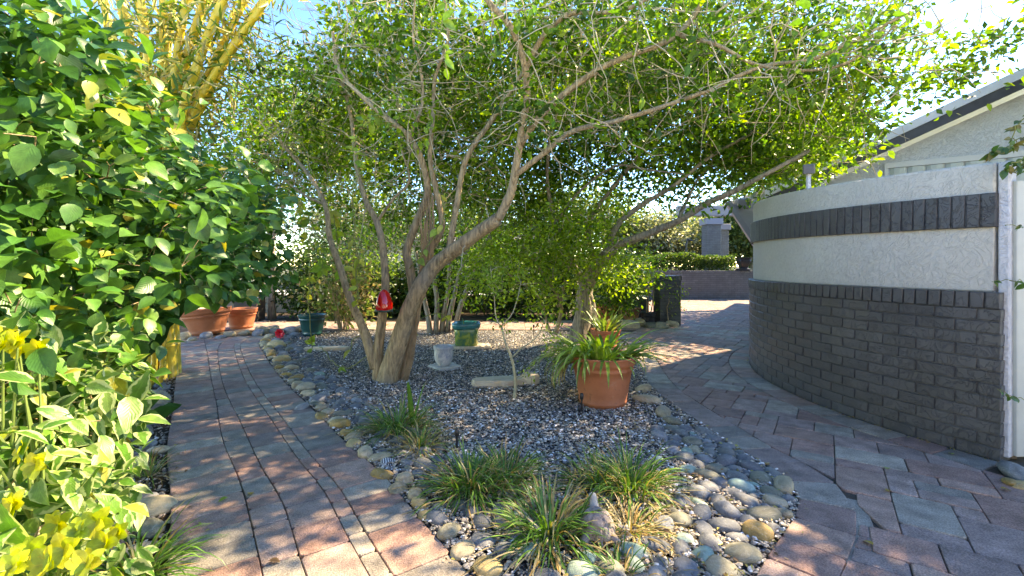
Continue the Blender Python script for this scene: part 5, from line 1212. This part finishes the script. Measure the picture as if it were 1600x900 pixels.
dp = G(490, 523); pot('glazed_pot', (dp.x, 7.85, 0), .24, .15, .36, M['dkgreen'], 'dark green glazed pot under the hanging vine at the back left', 'pot', .05)
flatstone('flat_stone', G(515, 545).x, 6.5, -.01, .04, .34, .10, 'thin tan slab on the gravel below the dark green pot', M['sandstone'], seed=8)
# grey-white pot on pale square slab
q = NM('crazed_grey_glaze'); v = q.coord(); n_ = q.noise(v, 16, 5, .7, .8); q.col(q.ramp(n_, [(.32, (.28, .31, .38)), (.46, (.52, .52, .50)), (.65, (.74, .71, .64))])); q.rough(.6); q.bump(n_, .01); M['crazed'] = q.m
wc = Vector((G(694, 573).x, 5.36, 0)); wp = empty('ceramic_pot', (wc.x, wc.y, .03), 'small rounded grey and white ceramic pot on the pale square slab', 'pot')
mb = MB(); mb.lathe([(.066, .03), (.072, .034), (.088, .06), (.106, .105), (.112, .15), (.107, .20), (.112, .215), (.119, .235), (.118, .255), (.108, .26), (.098, .25), (.094, .21)], wc.x, wc.y, .0, 40); mb.build('body', M['crazed'], wp, smooth=True)
mb = MB(); mb.lathe([(.097, .20), (.094, .215), (.02, .22)], wc.x, wc.y, 0, 24); mb.build('soil', M['potsoil'], wp, smooth=True)
Ms = Matrix.Translation((wc.x + .01, wc.y, 0)) @ Matrix.Rotation(R(38), 4, 'Z'); mb = MB(); mb.box(-.145, .145, -.145, .145, -.01, .028, None, Ms, .005)
tag(mb.build('slab', simple('pale_concrete', (.52, .50, .44), .85, nscale=14, bumpd=.006)), 'pale square concrete slab under the small grey and white pot', 'slab')
# sandstone slab beside the sapling
ss = G(783, 603); flatstone('sandstone_slab', ss.x, 4.62, -.01, .055, .34, .13, 'long pale sandstone slab lying on the gravel beside the sapling', M['sandstone'], 13, R(6), 5)
flatstone('sandstone_rock', G(828, 600).x, 4.66, -.01, .09, .11, .10, 'humped pale sandstone rock touching the right end of the long slab', M['sandstone'], 9, 0, 12)
random.seed(99)
# sapling
sb = G(803, 620); sa_ = empty('sapling', (sb.x, sb.y, 0), 'thin pale-stemmed sapling with bright lime leaves in the middle of the gravel', 'sapling'); t = Tree()
def Q(px, py): return P(px, py, 4.15)
for pts, a, b in [([G(803, 622) - Vector((0, 0, .03)), Q(806, 590), Q(800, 560), Q(790, 535), Q(782, 510)], .017, .008), ([Q(798, 560), Q(815, 545), Q(838, 528), Q(850, 500)], .008, .004), ([Q(784, 515), Q(775, 490), Q(770, 450), Q(765, 420)], .007, .003), ([Q(783, 510), Q(805, 480), Q(815, 440)], .006, .003), ([Q(806, 592), Q(830, 575), Q(865, 545)], .006, .003)]: t.limb(pts, a, b, 5, .006)
blobs = [(tuple(Q(775, 440)), (.16, .2, .16), 2), (tuple(Q(815, 430)), (.18, .2, .18), 1), (tuple(Q(870, 545)), (.16, .08, .08), 5), (tuple(Q(850, 505)), (.1, .1, .07), 4), (tuple(Q(785, 500)), (.10, .1, .06), 3), (tuple(Q(825, 577)), (.08, .06, .05), 4)]
at_ = sample(blobs, 60); t.grow(at_, .003)
t.build(sa_, simple('pale_stem', (.42, .38, .24), .8, nscale=20), 0); leafobj('foliage', [crown(at_, 11, (.10, .10, .08), .038, [(.25, .42, .05), (.34, .50, .07), (.18, .34, .04)], None, T_MID, up=.7)], M['leaf'], sa_)
# bush in the black pot and one left of it
for (c, lab, rx, rz, zc) in [((bp.location.x, bp.location.y), 'slender potted shrub with airy yellow-green leaves in the black nursery pot', .32, .50, 1.05), ((bp.location.x + .45, bp.location.y + .05), 'low sprawling shrub with small bright leaves against the brick pillar', .28, .35, .55)]:
    shrub('potted_shrub' if 'potted' in lab else 'shrub', lab, (c[0], c[1], zc, .2 if 'potted' in lab else 0), (rx, .25, rz), 50 if 'potted' in lab else 16, 15 if 'potted' in lab else 10, .055, YG, None, T_MID, 'leaf', 3, None, .2, rs=.014)
shrub('shrub', 'leafy green shrub between the gnarled tree and the weathered bowl pot', (G(960, 505).x, 9.2, .75), (.5, .35, .5), 120, 26, .07, GREEN, None, T_MID, 'leaf', 5, None, .25)
# dracaena-like dense stems at back left
shrub('shrub', 'tangled shrub of thin brown stems and pale leaf tips by the dark green pot', (G(520, 520).x, 8.6, .8), (.75, .5, .8), 150, 10, .10, [(.10, .16, .04), (.20, .26, .07), (.30, .22, .12)], None, T_MID, 'leaf', 16, None, .25, rs=.012)
# ---- red glass feeder
fr = P(600, 484, 4.60); rg = simple('red_glass', (.62, .008, .006), .08, nscale=5, namp=.2, spec=.8)
fd = empty('bird_feeder', (fr.x, fr.y, fr.z), 'red glass cone-shaped bird feeder hanging in front of a thin trunk', 'feeder')
mb = MB(); mb.lathe([(.082, .0), (.086, .02), (.084, .06), (.070, .12), (.048, .17), (.028, .195), (.012, .205)], fr.x, fr.y, fr.z, 32, wob=.03); mb.build('bottle', rg, fd, smooth=True)
mb = MB(); mb.lathe([(.06, -.022), (.088, -.018), (.092, -.004), (.086, .0)], fr.x, fr.y, fr.z, 32); mb.build('base', simple('dark_green_tray', (.03, .07, .05), .4), fd, smooth=True)
mb = MB(); mb.tube([fr + Vector((0, 0, .203)), fr + Vector((.004, .05, .42)), P(600, 392, 4.72)], .0018, 5); mb.build('wire', M['iron'], fd)
# ---- red flower
rf = P(438, 521, 7.3); fl = empty('red_flower', (rf.x, rf.y, 0), 'single red hibiscus bloom on a thin stem above the amber boulder', 'flower'); n = 10; a = np.linspace(0, 6.28, n)
leafobj('petals', [leaves(T_BIG, np.tile(np.array(rf), (n, 1)), np.stack([np.cos(a), -.5 * np.ones(n), np.sin(a)], 1), np.tile(np.array([(0, -1., .3)]), (n, 1)), np.full(n, .085), palcol(n, [(.75, .01, .03)]), np.full(n, 1.5))], M['bigleaf'], fl)
mb = MB(); mb.tube([Vector((rf.x + .05, rf.y + .05, -.02)), rf.lerp(Vector((rf.x + .05, rf.y + .05, 0)), .5), rf], [.006, .005, .004], 5); mb.build('stem', M['bark'], fl)
# ---- tortoise ornament
tc = G(937, 850); tm = simple('pinkish_cast_stone', (.28, .22, .195), .85, nscale=18, namp=.3, bumpd=.004); T0 = Vector((tc.x, 2.02, .0)); to = empty('tortoise_ornament', tuple(T0), 'small pinkish stone tortoise ornament seen from behind among the grass', 'ornament')
bm = bmesh.new(); bmesh.ops.create_icosphere(bm, subdivisions=5, radius=1.0)
cells = [Vector((math.cos(a) * math.cos(e), math.sin(a) * math.cos(e), math.sin(e))) for e, k, o_ in ((R(88), 1, 0), (R(48), 6, .3), (R(12), 11, .0)) for a in [6.283 * i / k + o_ for i in range(k)]]
for v in bm.verts:
    p = v.co.normalized(); ds = sorted((p - c_).length for c_ in cells)[:2]; edge = min(1, (ds[1] - ds[0]) / .16); bulge = .93 + .09 * edge ** .6
    if p.z < 0: p = Vector((p.x, p.y, p.z * .25))
    v.co = Vector((p.x * .078 * bulge, p.y * .088 * bulge, .028 + p.z * .092 * bulge))
me = bpy.data.meshes.new('shell'); bm.to_mesh(me); bm.free(); me.polygons.foreach_set('use_smooth', np.ones(len(me.polygons), dtype=bool)); me.materials.append(tm); o = bpy.data.objects.new('shell', me); link(o); o.parent = to
mb = MB(); mb.tube([T0 + Vector(p) for p in ((0, .055, .075), (0, .080, .100), (-.002, .092, .118), (-.004, .094, .134), (-.004, .088, .145))], [.024, .020, .020, .018, .008], 12); mb.build('head', simple('grey_cast_stone', (.38, .37, .34), .85, nscale=18), to, smooth=True)
for sx, sy in ((-1, -1), (1, -1), (-1, 1), (1, 1)): mb = MB(); mb.tube([T0 + Vector((sx * .045, sy * .05, .035)), T0 + Vector((sx * .072, sy * .075, .015)), T0 + Vector((sx * .078, sy * .088, .004))], [.022, .018, .014], 10); mb.build('foot', tm, to, smooth=True)
mb = MB(); mb.tube([T0 + Vector((0, -.07, .03)), T0 + Vector((.004, -.098, .012))], [.012, .003], 8); mb.build('tail', tm, to, smooth=True)
# shell on the ground
sh_ = G(1010, 872); mb = MB(); mb.lathe([(.018, .0), (.02, .006), (.014, .012), (.006, .014), (.005, .008)], sh_.x, sh_.y, .004, 16); tag(mb.build('ring_shell', simple('white_shell', (.66, .62, .56), .6), smooth=True), 'tiny white ring-shaped shell at the bottom of the bed', 'shell')
# ---- garden stake lights
def stake(px, py, h, label, cable=False):
    b = G(px, py); o = empty('stake_light', (b.x, b.y, 0), label, 'garden light', 'black garden stake lights'); mb = MB(); mb.box(b.x - .006, b.x + .006, b.y - .006, b.y + .006, -.03, h - .05); mb.build('stake', M['black'], o)
    mb = MB(); mb.lathe([(.012, h - .05), (.015, h - .045), (.015, h - .004), (.010, h)], b.x, b.y, 0, 12); mb.build('lamp_head', M['black'], o, smooth=True); return o
stake(714, 703, .14, 'black stake light between two lilyturf clumps'); stake(909, 643, .15, 'black stake light against the big terracotta planter'); stake(834, 528, .22, 'black stake light at the back of the gravel bed'); stake(703, 528, .26, 'thin black stake light left of the green glazed pot')
stake(905, 645, .06, 'short black stake beside the taller one at the big planter')
cb = empty('cable', tuple(G(880, 640)), 'thin black cable curving on the gravel left of the big planter', 'cable'); mb = MB(); mb.tube([Vector((G(px, py).x, G(px, py).y, .008)) for px, py in ((907, 644), (893, 640), (882, 632), (878, 620), (888, 612))], .004, 6); mb.build('cable_run', M['black'], cb)
# ---- hanging vines on the central tree
VN = [(.30, .42, .05), (.38, .46, .06), (.20, .34, .04), (.46, .46, .08)]
def vine(name, label, paths, nl, size, r=.006, roots=0, droop=-1.0, pal=VN):
    o = empty(name, tuple(paths[0][0]), label, 'vine'); mb = MB(); parts = []
    for pts in paths:
        q = [Vector(p) for p in smoothpts([tuple(p) for p in pts], 6)]; q = [p + Vector(rng.normal(0, .008, 3)) for p in q]; mb.tube(q, [r] * len(q), 6)
        k = int(nl * len(pts) / 4); idx = rng.integers(0, len(q), k); pos = np.array([tuple(q[i]) for i in idx]); d = rng.normal(0, .6, (k, 3)); d[:, 2] += droop * .6; nr = rng.normal(0, .4, (k, 3)) + np.array([0, -1, .4])
        parts.append(leaves(T_BIG, pos, d, nr, size * rng.uniform(.6, 1.2, k), palcol(k, pal), rng.uniform(.6, .9, k)))
    mb.build('stems', simple(name + '_stem', (.20, .22, .06), .6, nscale=15), o, smooth=True); leafobj('leaves', parts, M['bigleaf'], o); return o
vine('climbing_vine', 'yellow-green vine with oval leaves trailing down a thin branch left of the feeder', [[P(604, 175, 4.5), P(570, 190, 4.5), P(552, 225, 4.5), P(560, 265, 4.55), P(552, 320, 4.6), P(556, 390, 4.7), P(560, 470, 4.75)], [P(600, 190, 4.5), P(588, 180, 4.5), P(572, 195, 4.45)]], 22, .105)
vine('climbing_vine', 'long curtain of hanging vine leaves above the dark green pot', [[P(445, 300, 6.0), P(470, 330, 6.0), P(484, 400, 6.1), P(482, 470, 6.2), P(488, 545, 6.3)], [P(520, 330, 5.5), P(530, 400, 5.4), P(540, 450, 5.3)], [P(478, 330, 6), P(500, 380, 5.9), P(505, 420, 5.8)]], 24, .14)
vine('climbing_vine', 'pale leaves of a creeper low beside the furrowed trunk', [[P(645, 520, 4.9), P(652, 500, 5.0), P(690, 490, 5.1), P(700, 510, 5.1)], [P(640, 420, 4.7), P(690, 350, 4.5), P(688, 300, 4.5)]], 9, .11)
vine('trailing_vine', 'looping dry vine stem lying on the gravel left of the furrowed trunk', [[P(500, 540, 5.4), P(520, 565, 5.2), P(545, 575, 5.1), P(575, 555, 4.9)], [P(548, 548, 5), P(552, 530, 5), P(562, 525, 5)]], 2, .12)
vine('hanging_sprig', 'bright green leafy sprig hanging low in front of the canopy', [[P(700, -20, 2.5), P(692, 60, 2.5), P(700, 120, 2.5)]], 26, .075, .003, pal=[(.14, .30, .03), (.22, .38, .05)])
mb = MB(); ar = empty('aerial_roots', tuple(P(640, 560, 4.7)), 'bundle of thin stringy roots clinging to the furrowed trunk', 'roots')
for i in range(26):
    x = random.uniform(-9, 16); pts = [P(662 + x, 320 + random.uniform(-30, 30), 4.58), P(664 + x * .8, 400, 4.62), P(648 + x * .6, 480, 4.68), P(632 + x * .8, 560, 4.72), P(622 + x * .9, 600, 4.72)]; q = smoothpts([tuple(p) for p in pts], 4); mb.tube([Vector(p) + Vector(rng.normal(0, .008, 3)) for p in q], random.uniform(.003, .006), 4)
mb.build('strands', simple('dry_root', (.36, .24, .13), .85, nscale=12), ar)
# ---- creeper on the white gate
vine('gate_creeper', 'creeper with small round glossy leaves over the white gate at the right edge', [[P(1640, 200, 2.7), P(1600, 215, 2.68), P(1562, 236, 2.66), P(1548, 240, 2.66)], [P(1625, 260, 2.7), P(1590, 255, 2.68), P(1570, 265, 2.68)], [P(1610, 180, 2.7), P(1590, 196, 2.7), P(1575, 240, 2.7)], [P(1640, 205, 2.72), P(1602, 240, 2.7), P(1592, 262, 2.7)]], 30, .055, .003, pal=[(.05, .13, .03), (.10, .18, .04), (.20, .18, .05)])
vine('gate_creeper', 'thin creeper shoot crossing the gate post at mid height', [[P(1640, 450, 2.7), P(1600, 440, 2.7), P(1575, 437, 2.7), P(1548, 440, 2.7)], [P(1600, 355, 2.7), P(1575, 355, 2.7)]], 7, .045, .002, pal=[(.05, .14, .03), (.10, .20, .04)])
vine('gate_creeper', 'lowest creeper shoot with three green leaves beside the brick end', [[P(1640, 632, 2.7), P(1600, 625, 2.7), P(1575, 620, 2.68), P(1560, 608, 2.66)]], 10, .045, .002, pal=[(.05, .16, .03), (.10, .24, .04)])
# ---- floodlights
def flood(name, c, label, s=1.0, pole=0.0):
    o = empty(name, tuple(c), label, 'floodlight'); x, y, z = c; g2 = simple('grey_housing', (.16, .16, .16), .5) if 'gh' not in M else M['gh']; M['gh'] = g2
    Mh = Matrix.Translation((x - .03 * s, y - .02, z)) @ Matrix.Rotation(R(-35), 4, 'Z') @ Matrix.Rotation(R(20), 4, 'X') @ Matrix.Scale(s, 4)
    mb = MB(); mb.box(-.055, .055, -.02, .03, -.05, .05, None, Mh, .008); mb.box(-.02, .02, .03, .05, -.03, .03, None, Mh, .004); mb.build('head', g2, o)
    mb = MB(); mb.box(-.045, .045, -.024, -.0205, -.04, .04, None, Mh, .001); mb.build('lens', simple('floodlight_glass', (.16, .17, .18), .15), o)
    mb = MB(); mb.box(x - .015, x + .015, y + .01, y + .04, z - pole, z + .02, None, None, .003); mb.build('bracket', M['stuccow'], o); return o
fx = P(1266, 265, 4.12); flood('floodlight', fx, 'small floodlight on a short white post on top of the curved wall', .85, .25)
# ---- far porch
po = empty('porch', (8, 18, 0), 'grey porch with painted brick columns beyond the retaining wall', 'building')
def colm(xa, xb, Y, yt, yb):
    mb = MB(); a = (xa - 800) / FPX * Y; b = (xb - 800) / FPX * Y; zt_ = H - (yt - HZ) / FPX * Y; brickwall(mb, a, b, Y, Y + (b - a), .9, zt_ - .25, .2, .07, False); mb.build('column', M['brickb'], po, col=True)
    mb = MB(); mb.box(a - .06, b + .06, Y - .06, Y + (b - a) + .06, zt_ - .248, zt_, None, None, .01); mb.build('column_cap', simple('blue_grey_cap', (.22, .25, .32), .6), po)
colm(1105, 1127, 18.0, 341, 410); colm(1128, 1139, 19.4, 350, 410)
pg = simple('pale_grey_paint', (.27, .27, .285), .6, nscale=3, namp=.06); mb = MB(); zb = H - (338 - HZ) / FPX * 18; mb.box((1060 - 800) / FPX * 18, 14, 17.95, 18.3, zb + .02, zb + .42, None, None, .01); mb.build('beam', pg, po)
def slab(pts, th, name, mat, par):
    v = [Vector(p) for p in pts]; nrm = (v[1] - v[0]).cross(v[2] - v[0]).normalized() * th; n = len(v); mb = MB(); mb.add([*v, *[p + nrm for p in v]], [tuple(range(n)), tuple(range(2 * n - 1, n - 1, -1))] + [(i, i + n, (i + 1) % n + n, (i + 1) % n) for i in range(n)]); return mb.build(name, mat, par)
slab([P(1140, 316, 13), P(1190, 392, 13), P(1330, 392, 13.5), P(1330, 238, 15)], -.12, 'gable_panel', pg, po)
slab([P(1134, 316, 12.8), P(1142, 314, 12.8), P(1196, 396, 12.8), P(1188, 398, 12.8)], .1, 'rake_board', simple('grey_trim', (.22, .22, .25), .5), po)
fl2 = P(1168, 318, 12.9); flood('floodlight', fl2, 'pair of dark floodlights on the porch gable', 3.0, .0); 
ur = empty('urn_planter', (P(1162, 420, 16.3).x, 16.3, 1.02), 'black cast urn planter standing on the end of the retaining wall', 'urn'); mb = MB(); xx = P(1162, 420, 16.3).x
mb.lathe([(.20, .0), (.20, .06), (.13, .08), (.12, .12), (.19, .26), (.21, .34), (.20, .40), (.25, .44), (.25, .47), (.20, .47)], xx, 16.3, 1.02, 24, sq=6); mb.build('body', M['black'], ur, smooth=False)
orn = P(1077, 405, 17.6); oo = empty('garden_ornament', (orn.x, orn.y, 1.0), 'dark slender garden ornament rising above the hedge left of the columns', 'ornament'); mb = MB(); mb.tube([Vector((orn.x - .12, orn.y, .93)), Vector((orn.x - .12, orn.y, 2.0)), Vector((orn.x - .05, orn.y, 2.25))], [.05, .04, .02], 8); mb.tube([Vector((orn.x - .05, orn.y, 2.2)), Vector((orn.x + .2, orn.y, 2.15))], [.05, .01], 8); mb.build('figure', M['iron'], oo)
# ---- pale house across the street and overhead wires
ph = empty('neighbour_house', (-6, 34, 0), 'white single-storey house across the street behind the trees', 'house')
mb = MB(); mb.box(-13, 3, 34, 40, -.03, 3.1); mb.build('wall', simple('white_render', (.75, .74, .70), .8, nscale=2, namp=.05), ph)
mb = MB(); mb.add([(-13.6, 33.4, 3.0), (3.6, 33.4, 3.0), (3.6, 40.6, 3.0), (-13.6, 40.6, 3.0), (-10, 37, 4.6), (0, 37, 4.6)], [(0, 1, 5, 4), (1, 2, 5), (2, 3, 4, 5), (3, 0, 4), (3, 2, 1, 0)]); mb.build('roof', simple('grey_roof', (.38, .36, .34), .8, nscale=3), ph)
for wx in (-11, -7, -3, .5): mb = MB(); mb.box(wx, wx + 1.4, 33.95, 33.99, 1.0, 2.2, None, None, .005); mb.build('window', simple('window_glass', (.06, .08, .10), .1), ph)
for i in range(3):
    ww = empty('overhead_wire', tuple(P(300, 5 + i * 26, 22)), ['topmost', 'middle', 'lowest'][i] + ' of the three thin overhead wires crossing the upper left sky', 'wire'); mb = MB(); mb.tube([P(100, -70 + i * 22, 20), P(450, 40 + i * 17, 22), P(700, 130 + i * 8, 24)], .012, 5); mb.build('cable', M['iron'], ww)
# ---- street lamp / litter
LITP = [(.45, .30, .06), (.30, .42, .06), (.40, .22, .08), (.25, .14, .06)]
for i, (px, py, lab) in enumerate([(356, 780, 'green leaf lying on the left brick path'), (392, 776, 'curled yellow leaf on the left brick path'), (1386, 770, 'pale yellow leaf on the patio pavers'), (1386, 735, 'small green leaf on the patio pavers'), (1488, 712, 'green leaf at the foot of the curved wall'), (1563, 765, 'mossy yellow leaf near the wall end'), (1364, 855, 'tiny yellow leaf in a patio joint'), (985, 868, 'round green leaf by the pale green stones'), (420, 880, 'dry twiggy leaf at the bottom of the left path'), (900, 868, 'yellow leaf on the stones beside the tortoise')]):
    b = G(px, py); c = LITP[(1, 0, 0, 1, 1, 0, 0, 1, 3, 0)[i]]; V, F, C, L = leaves(T_BIG, np.array([(b.x, b.y, .010)]), rng.normal(0, 1, (1, 3)) * np.array([1, 1, .05]), np.array([(.1, .1, 1.)]), np.array([.045]), np.array([c]))
    tag(addmesh('fallen_leaf', V, [F], M['bigleaf'], None, C, L), lab, 'leaf')
n = 1500; ang = rng.random(n); lx = []; 
for i in range(n):
    if random.random() < .6: x, y = offline(IL if random.random() < .5 else IR, random.random() * .8, random.uniform(.0, .6), 1); 
    else: x, y = random.uniform(-2, 1.4), random.uniform(1.8, 5.5)
    if not inpoly((x, y), ISL): x, y = random.uniform(.1, .9), random.uniform(1.7, 2.3)
    lx.append((x, y, random.uniform(.008, .02)))
nr = rng.normal(0, .5, (n, 3)); nr[:, 2] += 1; d = rng.normal(0, 1, (n, 3)); d[:, 2] *= .25
tag(leafobj('leaf_litter', [leaves(T_MID, np.array(lx), d, nr, rng.uniform(.015, .035, n), palcol(n, [(.34, .24, .12), (.44, .34, .18), (.22, .13, .07), (.40, .36, .10)]), rng.uniform(.5, 1.0, n))], M['blade'], None), 'dry leaf fragments scattered over the gravel and stones', 'leaf litter', None, 'stuff')
n = 420; q = []
for i in range(n):
    r0 = random.random()
    if r0 < .5: a = random.uniform(R(145), R(207)); rr = WR + abs(random.gauss(0, .02)) + .004; q.append((WC[0] + rr * math.cos(a), WC[1] + rr * math.sin(a), random.uniform(.003, .012)))
    elif r0 < .8: x, y = offline(IR if random.random() < .5 else IL, random.random() * .8, 0, 1); q.append((x + random.gauss(0, .035), y + random.gauss(0, .035), .008))
    else: x, y = offline(LP, random.uniform(.1, .8), 0, 1); q.append((x + abs(random.gauss(0, .10)), y, .008))
nr = rng.normal(0, .35, (n, 3)); nr[:, 2] += 1; d = rng.normal(0, 1, (n, 3)); d[:, 2] *= .15
tag(leafobj('leaf_debris', [leaves(T_MID, np.array(q), d, nr, rng.uniform(.010, .028, n), palcol(n, [(.34, .24, .12), (.42, .30, .15), (.20, .12, .07), (.36, .34, .10)]), rng.uniform(.4, 1.0, n))], M['blade'], None), 'brown leaf crumbs gathered along the foot of the curved wall and the path edges', 'leaf debris', None, 'stuff')
# unseen tree added right of the frame to keep sun off the near patio
simpletree('added_shade_tree', 'dense unseen tree added right of the frame to shade the patio', Vector((7.6, 4.4, 0)), [([Vector((7.6, 4.4, -.05)), Vector((7.5, 4.4, 2)), Vector((7.2, 4.3, 3.6))], .14, .06), ([Vector((7.5, 4.4, 2)), Vector((8.2, 4.6, 4.2))], .08, .04)],
   [((7.2, 4.0, 4.4), (1.6, 1.7, 1.2)), ((5.9, 3.6, 4.5), (1.2, 1.0, .9)), ((5.2, 2.9, 3.9), (.9, .7, .6)), ((4.3, 3.4, 4.4), (1.1, .8, .5)), ((8.6, 5.0, 4.9), (1.6, 1.5, 1.4)), ((7.0, 3.0, 3.6), (1.2, 1.0, .9))], 1000, 30, .12, GREEN, None, (.5, .5, .4), None, 'bark2', lambda p: vis(p)[0] < 1640, 0)
